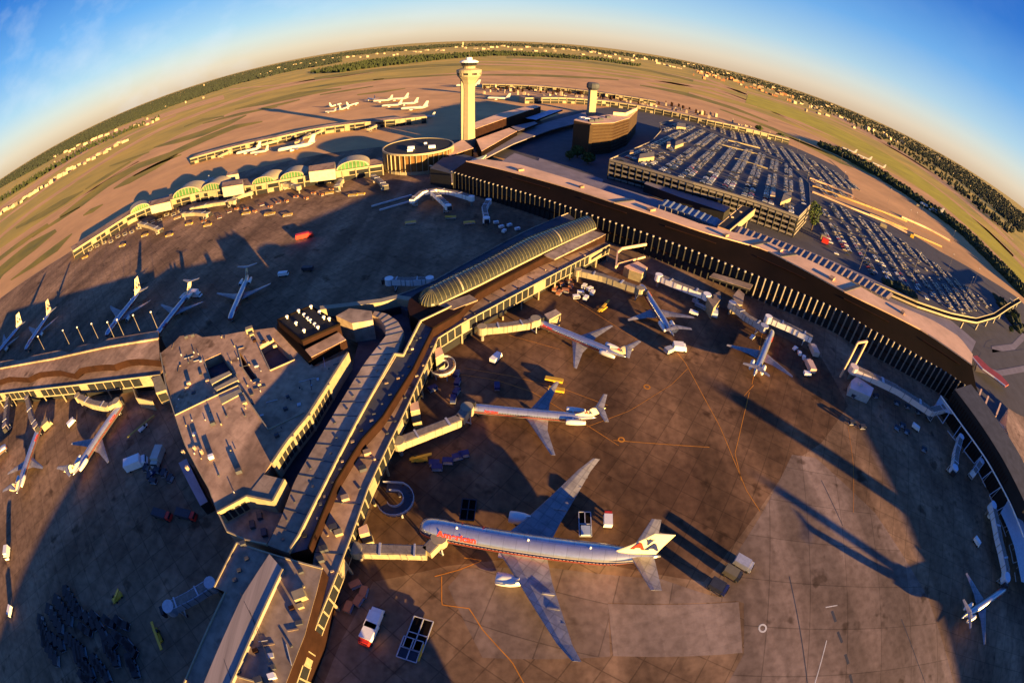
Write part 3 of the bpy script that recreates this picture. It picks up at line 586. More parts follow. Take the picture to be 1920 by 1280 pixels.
MB().wall(vl, 13.9, 14.8, .8).build('base_beam', M_trim, v); MB().wall(vr, 13.9, 14.8, .8).build('base_beam', M_trim, v)
MB().add([*prof[0]], [tuple(range(13))]).build('end_glass', M_vault, v)
# north-west side of the stem: lower gate floor in shade
t2 = thing('gate_wing', 'shaded low gate wing on the far side of the glass vault', 'building')
nl = rs(GL([(1065, 400), (985, 434), (900, 480), (800, 535), (730, 560)], 9.5), 12); nr = rs([Vector((p.x, p.y, 9.5)) for p in VL[:5]], 12)
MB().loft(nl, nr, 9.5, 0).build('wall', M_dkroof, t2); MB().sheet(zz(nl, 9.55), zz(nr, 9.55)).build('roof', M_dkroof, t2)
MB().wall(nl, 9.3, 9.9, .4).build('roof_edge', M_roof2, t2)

# ------------------------------------------------------------------ rotunda
c = (G(713.6, 283, 18)+G(855, 270, 18)+G(793, 258, 18)+G(772, 289, 18))/4; RR = 31
t = thing('rotunda_building', 'round drum-shaped building with a black flat roof and tall pale fins', 'building', (c.x, c.y, 0))
def ring(r, z0, z1, n=48): return MB().prism([(r*cos(2*pi*i/n), r*sin(2*pi*i/n)) for i in range(n)], z1, z0)
ring(RR-1.2, 0, 17).build('wall', mat('amber_glass', (0.16, 0.085, 0.03), 0.3, scale=0.15, var=0.6), t)
b = MB(); nn = 64
for r, z in ((RR+.6, 17), (RR+.6, 18.6), (RR-.6, 18.6), (RR-.6, 18.0)): b.v += [(r*cos(2*pi*i/nn), r*sin(2*pi*i/nn), z) for i in range(nn)]
for k in range(3): b.f += [(k*nn+i, k*nn+(i+1) % nn, (k+1)*nn+(i+1) % nn, (k+1)*nn+i) for i in range(nn)]
b.build('roof_rim', M_trim, t); ring(RR-.5, 17, 18.1).build('roof', M_black, t)
for i in range(40):
    a = 2*pi*i/40; MB().box(RR*cos(a), RR*sin(a), 0, 1.1, .35, 17.4, a).build('fin', M_trim, t)
ring(RR+.3, 0, 2.5).build('base', M_trim, t)
for x, y, s in ((-4, -10, 4.5), (14, -8, 4.5), (-3, -18, 3.5), (6, 4, 2)): MB().box(x, y, 18.1, s*1.3, s, 2.2, .2).build('rooftop_unit', M_white, t)
# low blocks round the rotunda and tower foot
t = thing('link_building', 'low block with a pinkish roof between the rotunda and the tall tower', 'building')
P = GL([(826, 283), (868, 262), (888, 278), (843, 293)], 12); MB().prism(P, 12, 0).build('wall', M_bronze, t); MB().prism(P, 12.2, 12.0).build('roof', M_roof3, t)
P = GL([(806, 316), (846, 326), (905, 300), (870, 290), (830, 296)], 13); MB().prism(P, 13, 0).build('wall', M_black, t); MB().prism(P, 13.2, 13).build('roof', M_dkroof, t)
for q in ([(806, 311), (846, 321), (848, 345)],): MB().wall(GL(q, 12), 11.6, 12.6, .8).build('roof_edge', M_roof2, t)
P = GL([(884, 300), (912, 291), (905, 298), (890, 303)], 14); MB().prism(P, 14.3, 13.2).build('canopy', mat('pale_green_roof', (0.45, 0.5, 0.36), 0.6), t)

# ------------------------------------------------------------------ control tower
c = G(879, 279, 0); t = thing('control_tower', 'tall cream control tower with a flared neck and a ringed glass cab', 'tower', (c.x, c.y, 0))
def lathe(prof, n=24, m=None, name='x', par=None, smooth=False):
    b = MB()
    for r, z in prof: b.v += [(r*cos(2*pi*i/n), r*sin(2*pi*i/n), z) for i in range(n)]
    for k in range(len(prof)-1): b.f += [(k*n+i, k*n+(i+1) % n, (k+1)*n+(i+1) % n, (k+1)*n+i) for i in range(n)]
    b.f += [tuple(range(n))[::-1], tuple((len(prof)-1)*n+i for i in range(n))]
    return b.build(name, m, par, smooth=smooth)
lathe([(6.6, 0), (6.0, 30), (5.7, 62), (6.2, 68), (8.0, 72), (11, 76)], 8, M_conc, 'shaft', t)
lathe([(11.2, 76), (11.6, 77.5)], 24, M_conc, 'gallery_floor', t); lathe([(11, 77.5), (11, 79.6)], 24, M_glass, 'gallery_window', t); lathe([(12, 79.6), (12, 82.4), (7, 84)], 24, M_conc, 'gallery_roof', t)
for i in range(8): a = 2*pi*i/8+.2; MB().box(11.1*cos(a), 11.1*sin(a), 77.2, .8, 3.6, 2.6, a).build('gallery_pier', M_conc, t)
lathe([(6.0, 84), (6.0, 86), (8.4, 87)], 16, M_conc, 'cab_base', t); lathe([(7.2, 87), (8.2, 90)], 16, M_glass, 'cab_window', t); lathe([(8.9, 90), (8.9, 91), (6, 92.4)], 16, M_white, 'cab_roof', t)
lathe([(3, 92.4), (3, 94.5), (2.4, 95.2)], 12, M_white, 'radar_dome', t); MB().tube((0, 0, 95), (0, 0, 99), .15, n=6).build('antenna', M_post, t)
MB().box(-6.4, -1.5, 0, 2.4, 5, 73, .3).build('stair_shaft', M_conc, t)
c = G(1108, 214, 0); t = thing('old_control_tower', 'smaller slender tower with a dark cab beyond the hotel block', 'tower', (c.x, c.y, 0))

MB().box(0, 0, 0, 11, 9, 40, .3).build('shaft', M_conc, t); lathe([(7, 40), (10, 44), (10, 50), (8, 52)], 10, M_dkroof, 'cab', t)

# ------------------------------------------------------------------ terminal 2 side: long roofs behind the tower
def block(name, label, cat, px, z, mw, mr, z0=0, edge=None):
    t = thing(name, label, cat); P = GL(px, z); MB().prism(P, z, z0).build('wall', mw, t); MB().prism(P, z+.2, z).build('roof', mr, t)
    if edge: MB().wall(P+P[:1], z+.1, z+.9, .5).build('parapet', edge, t)
    return t
block('terminal_hall', 'long bronze hall with a narrow orange roof right behind the tall tower', 'building', [(885, 232), (940, 212), (1001, 197), (1014, 200), (960, 218), (892, 242)], 20, M_maroon, M_roof3)
block('terminal_annex', 'broad low block with a pink roof at the foot of the tower', 'building', [(893, 262), (955, 240), (970, 246), (903, 284)], 12, M_bronze, M_roof3)
block('roadway_canopy', 'dull blue roof over the roadway beyond the pink annex', 'canopy', [(958, 238), (1003, 228), (1008, 232), (972, 246)], 12, M_bronze, M_deck, 10)
block('roadway_canopy', 'pale blue roof over the far end of the sunken roadway', 'canopy', [(985, 222), (1030, 207), (1055, 206), (1005, 225)], 12, M_bronze, mat('pale_blue_roof', (0.3, 0.36, 0.5), 0.6), 10)
A, B = ribbon([(905, 290), (960, 262), (1030, 236), (1100, 218)], 8, z=7); struct(MB().loft(A, B, 7, 6).build('upper_roadway', M_deck))
A, B = ribbon([(1010, 300), (1060, 318), (1130, 340)], 4, z=.3); struct(MB().sheet(A, B).build('kerb_road', M_deck))

# ------------------------------------------------------------------ hotel
M_hotelglass = mat('hotel_window_band', (0.04, 0.022, 0.011), 0.4, scale=.6, var=.5)
t = thing('hotel_building', 'tall brown slab hotel with a stepped pink roof in the middle of the terminals', 'building')
hz = 33; P = GL([(1076, 226), (1109, 233), (1150, 231), (1180, 222), (1196, 206), (1190, 202), (1168, 213), (1110, 219), (1085, 220)], hz)
MB().prism(P, hz, 0).build('wall', mat('hotel_brown', (0.045, 0.026, 0.012), 0.8, scale=0.08, var=0.3), t); MB().prism(P, hz+.3, hz).build('roof', M_roof3, t)
MB().wall(GL([(1150, 210), (1172, 212), (1194, 202)], hz+4), hz-1, hz+4, 1.2).build('roof_screen', M_roof3, t)
for p in ((1092, 224), (1100, 226), (1118, 228), (1126, 226), (1108, 229), (1140, 222)): c = G(*p, hz); MB().box(c.x, c.y, hz+.2, 5, 4, 2.5, .3).build('rooftop_unit', M_white if p[0] < 1105 else M_dkroof, t)
fr = rs([P[1], P[2], P[3]], 14)
for k in range(9):
    z = 3+k*3.3; b = MB(); off = [p+Vector((0.25, -.35, 0)) for p in fr]
    b.loft(off, [p+Vector((-.1, .3, 0)) for p in fr], z+1.5, z+.2)
    b.build('window_band', M_hotelglass, t)
MB().box(P[1].x, P[1].y-.5, 0, 3, 2, hz-1, .1).build('corner_pier', MATS['hotel_brown'], t)

# ------------------------------------------------------------------ parking garage
t = thing('parking_garage', 'four-level parking garage with pale spandrel bands and a rooftop deck full of cars', 'building')
gar = GL([(1143, 300), (1222, 266), (1240, 245), (1236, 232), (1262, 226), (1320, 244), (1400, 276), (1480, 310), (1517, 345), (1519, 385), (1497, 408), (1420, 380), (1300, 344)], 17)
GZ = 17.0
MB().prism(gar, GZ, GZ-.8).build('roof_deck', M_road, t)
inn = [p*1.0 for p in gar]; cg = sum(inn, Vector())/len(inn); inn = [p+(cg-p).normalized()*2 for p in inn]
MB().prism(inn, GZ-.9, 0).build('core', M_black, t)
for z in (1.0, 5.3, 9.6, 13.9): MB().wall(gar[10:]+gar[:2], z, z+1.7, .7).build('spandrel', M_post, t); MB().wall(gar[7:11], z, z+1.7, .7).build('spandrel', M_post, t)
MB().wall(gar+gar[:1], GZ-.8, GZ+1.1, .5).build('parapet', M_post, t)
gr = rs(gar[10:]+gar[:1], 26)
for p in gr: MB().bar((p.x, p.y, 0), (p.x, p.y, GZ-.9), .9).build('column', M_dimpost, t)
for q in ([(1197, 305), (1226, 301), (1226, 291), (1199, 296)], [(1265, 280), (1281, 274), (1280, 266), (1266, 271)], [(1462, 387), (1482, 378), (1483, 366), (1468, 370)], [(1268, 242), (1285, 244), (1285, 236), (1270, 235)]):
    P = GL(q, GZ); MB().prism(P, GZ+3.6, GZ).build('stair_tower', M_wallc, t)
for q in ([(1180, 294), (1187, 293), (1187, 288), (1181, 289)], [(1250, 278), (1257, 277), (1256, 271), (1250, 272)], [(1443, 373), (1452, 375), (1452, 368), (1446, 366)]):
    MB().prism(GL(q, GZ), GZ+3.5, GZ).build('lift_house', M_roof2, t)
for q in ([(1342, 268), (1420, 288), (1466, 305)], [(1365, 262), (1425, 277)], [(1378, 296), (1440, 315)]): MB().wall(GL(q, GZ+1.5), GZ, GZ+1.6, 1.2).build('ramp_wall', M_wallc, t)
# walkway bridge to the terminal and low roofs in front of the garage
t = thing('pedestrian_bridge', 'dark-roofed walkway bridge with an orange lit side between garage and terminal', 'bridge')
P = GL([(1391, 386), (1416, 392), (1368, 432), (1346, 424)], 14); MB().prism(P, 14, 9).build('wall', M_roof3, t); MB().prism(P, 14.2, 14).build('roof', M_black, t); MB().wall([P[1], P[2]], 8.8, 14.6, .5).build('side_wall', M_wallc, t); MB().wall([P[0], P[3]], 13.8, 14.6, .5).build('parapet', M_roof2, t)
for p in ((1388, 398), (1372, 408)): c = G(*p, 14); MB().box(c.x, c.y, 14, 2, 2, 1).build('rooftop_unit', M_roof2, t)
for f in (.3, .7): c = P[1].lerp(P[2], f); MB().tube((c.x, c.y, 0), (c.x, c.y, 9), .6).build('pier', M_post, t)
block('walkway_roof', 'long low roof, pink at one end and blue at the other, along the garage foot', 'building', [(1208, 345), (1216, 336), (1290, 362), (1370, 388), (1358, 398), (1275, 370)], 7, M_black, M_deck, 0)

# ------------------------------------------------------------------ concourse G with green vaults
def concourse(label, px, z, depth, seed, cat='building', nb=60, name='concourse_building'):
    rnd = random.Random(seed); t = thing(name, label, cat); F = GL(px, z); n = nb; Fr = rs(F, n); Bk = []
    for i, p in enumerate(Fr):
        d = (Fr[min(i+1, n)]-Fr[max(0, i-1)]).normalized(); q = Vector((-d.y, d.x, 0)); q = q if q.y > 0 else -q; Bk.append(p+q*depth)
    MB().loft(Fr, Bk, z, 0).build('wall', M_wallc, t); MB().sheet(zz(Fr, z+.05), zz(Bk, z+.05)).build('roof', M_roof, t)
    MB().wall(Fr, z-.3, z+.6, .7).build('roof_edge', M_trim, t)
    for i in range(n):
        if rnd.random() < .72:
            a, c = Fr[i], Fr[i+1]; MB().bar((a.x, a.y-.4, z*.66), (c.x, c.y-.4, z*.66), .6, z*.36).build('window', M_glass, t)
        if rnd.random() < .85:
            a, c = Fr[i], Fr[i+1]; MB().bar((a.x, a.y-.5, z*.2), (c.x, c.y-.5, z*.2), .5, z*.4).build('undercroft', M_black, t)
        if i % 2 == 0: a = Fr[i]; MB().bar((a.x, a.y-.9, 0), (a.x, a.y-.9, z), .8).build('column', M_trim, t)
    return t, Fr, Bk
tg, Fg, Bg = concourse('pale concourse with green arched vaults along its roof left of the rotunda', [(718, 309), (626, 323), (480, 347), (370, 362), (280, 387), (243, 403), (190, 437), (137, 471)], 9, 24, 3)
for x0, x1 in ((629, 692), (520, 574), (470, 514), (324, 374), (378, 414), (244, 278)):
    # arch-fronted vault facing the apron
    def onF(px):
        best = min(range(len(Fg)), key=lambda i: abs(proj(Fg[i])[0]-px)); return best
    def proj(w):
        v = Rm.transposed() @ (w-Vector((0, 0, CAM_H))); v.normalize(); th = math.acos(-v.z); r = 2*FPX*sin(th/2); q = math.hypot(v.x, v.y); return CXP+r*v.x/q, CYP-r*v.y/q
    i0, i1 = onF(x0), onF(x1); a, c = Fg[i0], Fg[i1]; back = (Bg[i0]-Fg[i0])
    a = a+back*.12; c = c+back*.12; K = 14; pr = []; H = min(8.0, (a-c).length*.24)
    for j in range(K+1): pr.append(a.lerp(c, .5-.5*cos(pi*j/K))+Vector((0, 0, H*sin(pi*j/K))))
    v = thing('roof_vault', f'green arched glass roof vault at {int((x0+x1)/2)}', 'skylight'); v['label'] = {660: 'green arched roof vault nearest the round drum building', 547: 'green arched roof vault left of the first white roof box', 492: 'green arched roof vault in the middle of the pale concourse', 349: 'wide green arched roof vault between the two white roof boxes', 396: 'small green arched roof vault right of the wide one', 261: 'small green arched roof vault at the outer end of the pale concourse'}.get(int((x0+x1)/2), 'green arched roof vault')
    v['group'] = 'green arched roof vaults'
    p2 = [p+back*.8 for p in pr]; MB().sheet(pr, p2).build('vault_shell', M_trim, v, smooth=True)
    s = [p-back*.0+Vector((0, -.15, 0)) for p in pr]; m_ = (a+c)/2; s = [m_+(p-m_)*.91+Vector((0, -.3, 0)) for p in pr]; MB().add(s, [tuple(range(K+1))]).build('lunette_glass', M_green, v); MB().add(pr, [tuple(range(K+1))]).build('lunette_wall', M_trim, v)
    for f in range(1, 8):
        q = s[0].lerp(s[-1], f/8); hh = H*.90*sqrt(max(0, 1-(2*f/8-1)**2)); MB().bar(q+Vector((0, -.2, 0)), q+Vector((0, -.2, hh)), .4).build('glazing_bar', M_trim, v)
M_box = mat('pale_box_paint', (0.42, 0.38, 0.30), 0.7, scale=.4, var=.2)
for q, z in (([(579, 323), (628, 317), (628, 304), (579, 312)], 15), ([(416, 352), (455, 346), (455, 336), (417, 342)], 15), ([(281, 387), (319, 378), (318, 369), (284, 377)], 14), ([(424, 330), (447, 326), (446, 320), (426, 324)], 13)):
    P = GL(q, z); c = sum(P, Vector())/4; t = thing('roof_plant_box', {579: 'white roof plant box nearest the round drum building', 416: 'white roof plant box between green vaults mid concourse', 281: 'white roof plant box near the outer end of the pale concourse', 424: 'small cream roof box behind the pale concourse'}[q[0][0]], 'plant room')
    MB().prism(P, z, 6).build('wall', M_box, t); MB().prism(P, z+.2, z).build('roof', M_roof, t)
concourse('cream concourse running behind the green-vaulted one left of the tower', [(800, 219), (750, 224), (690, 229), (640, 235), (580, 244), (520, 258), (470, 268), (420, 280), (356, 298)], 9, 22, 5, nb=50)
concourse('long cream concourse line beyond the hotel with white piers', [(985, 184), (1060, 184), (1140, 190), (1230, 204), (1330, 226), (1420, 246), (1480, 262)], 10, 26, 8, nb=64)
concourse('low pale gate buildings far out beside the taxiway behind the tower', [(905, 158), (980, 160), (1060, 166), (1140, 176), (1230, 190)], 9, 30, 9, nb=44)

# ------------------------------------------------------------------ airliners
def fuselage(Lf, R, zc, nose, tail, m, parent, n=20, tail_up=0.75):
    b = MB(); st = []
    for k in range(9): u = k/8; st.append((nose*u*u*1.0 if k else 0.0, R*sqrt(max(0.0, 1-(1-u)**2.2)) if k else 0.04, -R*0.28*(1-u)**2))
    for k in range(1, 6): st.append((nose+(Lf-nose-tail)*k/5, R, 0))
    for k in range(1, 9): u = k/8; st.append((Lf-tail+tail*u, R*(1-u**1.6*0.93), R*tail_up*u**1.7))
    for x, r, dz in st: b.v += [(x, r*cos(2*pi*i/n), zc+dz+r*sin(2*pi*i/n)) for i in range(n)]
    for k in range(len(st)-1): b.f += [(k*n+i, k*n+(i+1) % n, (k+1)*n+(i+1) % n, (k+1)*n+i) for i in range(n)]
    b.f += [tuple(range(n))[::-1], tuple((len(st)-1)*n+i for i in range(n))]
    return b.build('fuselage', m, parent, smooth=True)
def surface(secs, thick, m, name, parent, vertical=False):
    """secs: (LE x, span position, chord, height offset)"""
    pf = [(0, 0), (.04, .35), (.3, .5), (.7, .28), (1, .02), (.7, -.2), (.3, -.38), (.04, -.25)]; b = MB(); n = len(pf)
    for x, y, c, z in secs:
        for u, w in pf: b.v.append((x+u*c, w*thick*c, z) if vertical else (x+u*c, y, z+w*thick*c))
    for k in range(len(secs)-1): b.f += [(k*n+i, k*n+(i+1) % n, (k+1)*n+(i+1) % n, (k+1)*n+i) for i in range(n)]
    b.f += [tuple(range(n))[::-1], tuple((len(secs)-1)*n+i for i in range(n))]
    return b.build(name, m, parent)
def nacelle(x, y, z, L_, r, parent, pylon_to=None):
    b = MB(); n = 16; P = [(0, .82), (.04, .97), (.25, 1.0), (.6, .95), (.85, .74), (1.0, .52)]
    for u, q in P: b.v += [(x+u*L_, y+r*q*cos(2*pi*i/n), z+r*q*sin(2*pi*i/n)) for i in range(n)]
    b.f = [(k*n+i, k*n+(i+1) % n, (k+1)*n+(i+1) % n, (k+1)*n+i) for k in range(5) for i in range(n)]+[tuple(5*n+i for i in range(n))]
    e = b.build('engine', M_nac, parent, smooth=True)
    MB().tube((x+.1*L_, y, z), (x+.12*L_, y, z), r*.85, n=16).build('fan', M_dark, e)
    if pylon_to: MB().bar((x+L_*.35, y, z+r*.3), pylon_to, .5, .9).build('pylon', M_nac, e)
    return e
def gear(x, y, z, r, par, bogie=False):
    b = MB(); b.tube((x, y, r), (x, y, z), .14, n=8)
    g = b.build('landing_gear', M_steel, par)
    for dx in ((-1.4, 0, 1.4) if bogie else (0,)):
        for s in (-.4, .4): MB().tube((x+dx, y+s-.18, r), (x+dx, y+s+.18, r), r, n=12).build('wheel', M_tyre, g)
SUF = (0.30, 0.06)
liv_mid = lambda zc, R, nm: livery(nm, SIL, 0.85, [(-4, (.35, .33, .33)), (-R*.34, RED), (-R*.10, WHT), (R*.0, NAV), (R*.22, SIL)], 0, .26)
def rebase(o, zc):                     # stripes are read in object space: put the fuselage origin on its axis
    for v in o.data.vertices: v.co.z -= zc
    o.location.z = zc
M_fusA = livery('silver_fuselage', SIL, 0.8, [(-4, (.50, .46, .45)), (-.35, RED), (.10, WHT), (.22, NAV), (.48, WHT), (.62, SIL)], 0, .30)  # upper white band is a sun highlight painted along the hull
M_fusB = livery('wide_silver_fuselage', SIL, 0.8, [(-4, (.50, .46, .45)), (-.75, RED), (.15, WHT), (.40, NAV), (.95, WHT), (1.25, SIL)], 0, .30)  # topmost white band paints the glint, the lower one is a stripe
M_text_r = mat('red_lettering', (0.62, 0.04, 0.02), 0.5, var=0.05); M_text_b = mat('navy_lettering', (0.02, 0.03, 0.12), 0.5, var=0.05)

def text_part(name, s, size, m, par, loc, rot, ext=0.03, shear=0.0):
    cu = bpy.data.curves.new(name, 'FONT'); cu.body = s; cu.size = size; cu.extrude = ext; cu.shear = shear; cu.offset = size*0.035
    tmp = bpy.data.objects.new(name, cu); COL.objects.link(tmp); dg = bpy.context.evaluated_depsgraph_get(); me = bpy.data.meshes.new_from_object(tmp.evaluated_get(dg))
    bpy.data.objects.remove(tmp); o = bpy.data.objects.new(name, me); COL.objects.link(o); me.materials.clear(); me.materials.append(m)
    o.parent = par; o.location = loc; o.rotation_euler = rot; return o
def fin_mark(par, x, z, s):
    """two letters with a bird mark between them on both sides of the fin"""
    for sd_ in (-1, 1):
        rx = (pi/2, 0, 0) if sd_ < 0 else (pi/2, 0, pi); y = sd_*0.36
        x1, x2 = (x, x+s*.78) if sd_ < 0 else (x+s*1.5, x+s*.72)
        text_part('lettering', 'A', s, M_text_r, par, (x1, y, z), rx); text_part('lettering', 'A', s, M_text_b, par, (x2, y, z), rx)
        cx = x+s*.76; b = MB(); zz0 = z+s*.45
        b.add([(cx-s*.22, y, zz0+s*.75), (cx-s*.1, y, zz0+s*.42), (cx, y, zz0), (cx+s*.1, y, zz0+s*.42), (cx+s*.22, y, zz0+s*.75), (cx+s*.06, y, zz0+s*.62), (cx, y, zz0+s*.8), (cx-s*.06, y, zz0+s*.62)], [(0, 1, 2, 3, 4, 5, 6, 7)]).build('bird_mark', M_text_b, par)

def rear_engine_jet(label, detail=1):
    t = thing('rear_engine_airliner', label, 'airliner'); zc, R, Lf = 3.35, 1.72, 41.5
    f = fuselage(Lf, R, zc, 5, 11, M_fusA, t, tail_up=.5); rebase(f, zc)
    for s in (-1, 1):
        surface([(18.6, s*1.0, 7.4, 2.3), (21.6, s*6, 4.4, 2.65), (27.6, s*16.4, 1.3, 3.5)], .13, M_wing, 'wing', t)
        surface([(40.4, s*0.1, 2.9, 9.0), (43.2, s*6.1, 1.4, 9.15)], .11, M_wing, 'tailplane', t)
        nacelle(31.6, s*2.75, zc+.75, 6.4, .98, t, (33.8, s*1.3, zc+.8))
        gear(22.8, s*2.5, 2.4, .5, t)
    surface([(33.6, 0, 6.6, 4.6), (37.5, 0, 4.9, 6.4), (40.0, 0, 3.9, 8.95)], .10, M_fin, 'fin', t, vertical=True)
    gear(2.8, 0, 2.0, .35, t)
    if detail:
        b = MB()
        for s in (-1, 1):
            for i in range(32): b.box(6+i*.86, s*(R*.985), zc+.28, .28, .08, .34)
        o = b.build('cabin_windows', M_dark, t); o['kind'] = 'stuff'
        b = MB()
        b.box(1.35, 0, zc+.38, .9, 1.5, .42); b.build('cockpit_window', M_dark, t)
        fin_mark(t, 37.6, 6.0, 1.6)
        for s in (-1, 1): text_part('lettering', 'American' if s < 0 else 'American', 1.15, M_text_r, t, (5.2 if s < 0 else 11.0, s*(R+.02), zc+.55), (pi/2-.33*s*-1 if s < 0 else pi/2-.33, 0, 0 if s < 0 else pi), .02)
    return t
def wing_engine_jet(label, Lf, R, zc, span, wide=False, text=True, eng=1.35, mat_f=None):
    t = thing('wide_body_airliner' if wide else 'wing_engine_airliner', label, 'airliner'); h = span/2
    f = fuselage(Lf, R, zc, R*2.6, Lf*.27, mat_f or (M_fusB if wide else M_fusA), t, n=28, tail_up=.45); rebase(f, zc)
    x0 = Lf*.33; dz = R*.35
    for s in (-1, 1):
        w = surface([(x0, s*R*.5, Lf*.205, zc-R*.62), (x0+h*.2, s*h*.30, Lf*.145, zc-R*.45), (x0+h*.60, s*h*.86, Lf*.058, zc+h*.03), (x0+h*.73, s*h, Lf*.034, zc+h*.055)], .10, M_wing, 'wing', t)
        if wide:
            for yy in (.42, .55, .68, .80): MB().bar((x0+h*yy*.70+Lf*.13*(1-yy)-.6, s*h*yy, zc-1.35+yy*1.9), (x0+h*yy*.70+Lf*.13*(1-yy)+2.6, s*h*yy, zc-1.25+yy*1.9), .45, .5).build('flap_fairing', M_wing, w)
            MB().add([(x0+h*.60+Lf*.052, s*h*.5, zc+.3)], [])
        surface([(Lf*.865, s*.4, Lf*.105, zc+R*.55), (Lf*.955, s*h*.35, Lf*.045, zc+R*.9)], .10, M_wing, 'tailplane', t)
        nacelle(x0+h*.04, s*h*.315, zc-R*.62-eng*.55, eng*3.5, eng, t, (x0+h*.04+eng*3.2, s*h*.315, zc-R*.4))
        gear(Lf*.49, s*R*1.7, zc-R*.5, .62, t, bogie=wide)
    fx = Lf*.80; fh = zc+R*.8; top = 18.6 if wide else 13.6
    surface([(fx, 0, Lf*.175, fh), (fx+Lf*.055, 0, Lf*.13, fh+(top-fh)*.4), (fx+Lf*.12, 0, Lf*.085, top)], .08, M_fin, 'fin', t, vertical=True)
    gear(Lf*.09, 0, zc-R*.7, .5, t)
    if text:
        b = MB()
        for s in (-1, 1):
            for i in range(int(Lf*.72/.95)): b.box(Lf*.13+i*.95, s*R*.985, zc+.1, .3, .1, .42)
        o = b.build('cabin_windows', M_dark, t); o['kind'] = 'stuff'
        MB().box(R*.85, 0, zc+R*.22, R*.55, R*1.1, .6).build('cockpit_window', M_dark, t)
        fin_mark(t, fx+Lf*.060, fh+(top-fh)*.26, (top-fh)*.44)
        sz = R*.85
        for s in (-1, 1): text_part('lettering', 'American', sz, M_text_r, t, (Lf*.085 if s < 0 else Lf*.085+sz*4.6, s*(R*.90), zc+R*.45), (pi/2-.55, 0, 0 if s < 0 else pi), .02)
        for x in (.16, .45, .70): MB().tube((Lf*x, 0, zc+R-.1), (Lf*x, 0, zc+R+.55), .35, .2, n=8).build('antenna_dome', M_white, t)
        if wide:
            for s in (-1, 1):
                MB().box(Lf*.425, s*R*.78, zc-R*.86, Lf*.17, R*.8, R*.3).build('wing_root_fairing', M_nac, t)
    return t
def place(t, nose, tail, Lp, z=4.0):
    a = G(*nose, z); b = G(*tail, z); d = (b-a).normalized(); m = (a+b)/2; p = m-d*Lp/2
    t.location = (p.x, p.y, 0.0); t.rotation_euler = (0, 0, atan2(d.y, d.x)); return t
big = wing_engine_jet('large silver twin-aisle jet with red lettering and a cream tail, nose at the near gate', 63.0, 3.1, 5.3, 60.9, wide=True, eng=1.85)
place(big, (787, 985), (1237, 1047), 63, 5.2)
jet = rear_engine_jet('silver T-tail jet parked nose-in at the gate just beyond the big twin-aisle jet'); remember(jet)
place(jet, (866, 762), (1140, 787), 43, 3.5)
others = [((993, 597), (1188, 678), 'silver T-tail jet seen from behind its left wing, at the middle gate bridge'),
          ((1203, 537), (1263, 632), 'silver T-tail jet nosed up to the bridge at the terminal corner, box cart behind'),
          ((1448, 619), (1410, 712), 'silver T-tail jet pointing at the dark terminal between two service bridges'),
          ((1891, 1098), (1787, 1168), 'T-tail jet in blue shade at the right edge of the apron'),
          ((433, 594), (466, 518), 'pale blue shaded T-tail jet, rightmost of the row beyond the hub roof'),
          ((298, 622), (358, 546), 'pale blue shaded T-tail jet beside a white truck beyond the hub roof'),
          ((232, 752), (131, 905), 'T-tail jet with red and blue stripes parked below the west arm beside the white truck'),
          ((72, 806), (34, 922), 'T-tail jet left of the striped one below the west arm'),
          ((8, 838), (-60, 900), 'T-tail jet half out of the picture at the left edge')]
for nose, tail, lab in others:
    o = copy_tree(jet); o['label'] = lab; place(o, nose, tail, 43, 3.5)
for o in [jet]+[x for x in S.objects if x.name.startswith('rear_engine_airliner')]: o['group'] = 'T-tail jets parked at the gates'
nb = wing_engine_jet('shaded jet beyond the west arm, its cream fin sunlit, near the left edge', 46.5, 1.88, 3.9, 38, eng=1.2, text=True); remember(nb)
place(nb, (45, 660), (101, 578), 46.5, 3.9)
for nose, tail, lab in [((200, 628), (266, 544), 'shaded single-aisle jet with a tall sunlit cream fin beyond the corner of the west arm'), ((-12, 672), (38, 612), 'shaded jet at the left edge beyond the west arm, only its tail half in view')]:
    o = copy_tree(nb); o['label'] = lab; place(o, nose, tail, 46.5, 3.9)
# unseen jet added below the frame to cast its shadow onto the apron
remember(big); o = copy_tree(big); o['label'] = 'unseen twin-aisle jet added south of the frame to cast a shadow'; o.location = (-28, -48, 0); o.rotation_euler = (0, 0, .62)
# far jets, a few pixels each: wings, fin and hull only
M_farjet = mat('far_white_paint', (0.45, 0.44, 0.41), 0.4, scale=.5, var=.05)
fj = thing('small_airliner', 'small white jet among the cluster beyond the cream concourse', 'airliner', group='small white jets on the far stands')
fuselage(34, 1.7, 3.2, 4, 9, M_farjet, fj, n=10)
for s in (-1, 1): surface([(13, s, 6, 2.6), (20, s*15, 1.6, 3.6)], .12, M_farjet, 'wing', fj); surface([(30, s*.3, 3, 4.5), (33, s*6, 1.4, 4.8)], .12, M_farjet, 'tailplane', fj); nacelle(12, s*5, 1.6, 3.6, 1, fj)
surface([(27, 0, 6, 4.5), (32, 0, 3, 11.5)], .1, M_farjet, 'fin', fj, vertical=True); remember(fj)
first = True
spots = [((640, 197), 200, 1.0), ((655, 203), 190, 1.0), ((672, 196), 200, 1), ((700, 193), 100, 1.2), ((726, 190), 100, 1.3), ((716, 202), 95, 1.1), ((742, 199), 95, 1.2), ((752, 208), 92, 1.3), ((625, 208), 130, .9), ((610, 212), 110, .8), ((690, 188), 140, 1.1),
         ((855, 164), 95, 1.6), ((1578, 279), 118, 1.3), ((1606, 292), 118, 1.3), ((1634, 307), 118, 1.2), ((1724, 384), 125, 1.6), ((522, 288), 75, 1.4), ((444, 292), 78, 1.1), ((470, 291), 95, .9), ((370, 345), 110, .9), ((914, 187), 100, 1.2), ((780, 303-80), 90, .8)]
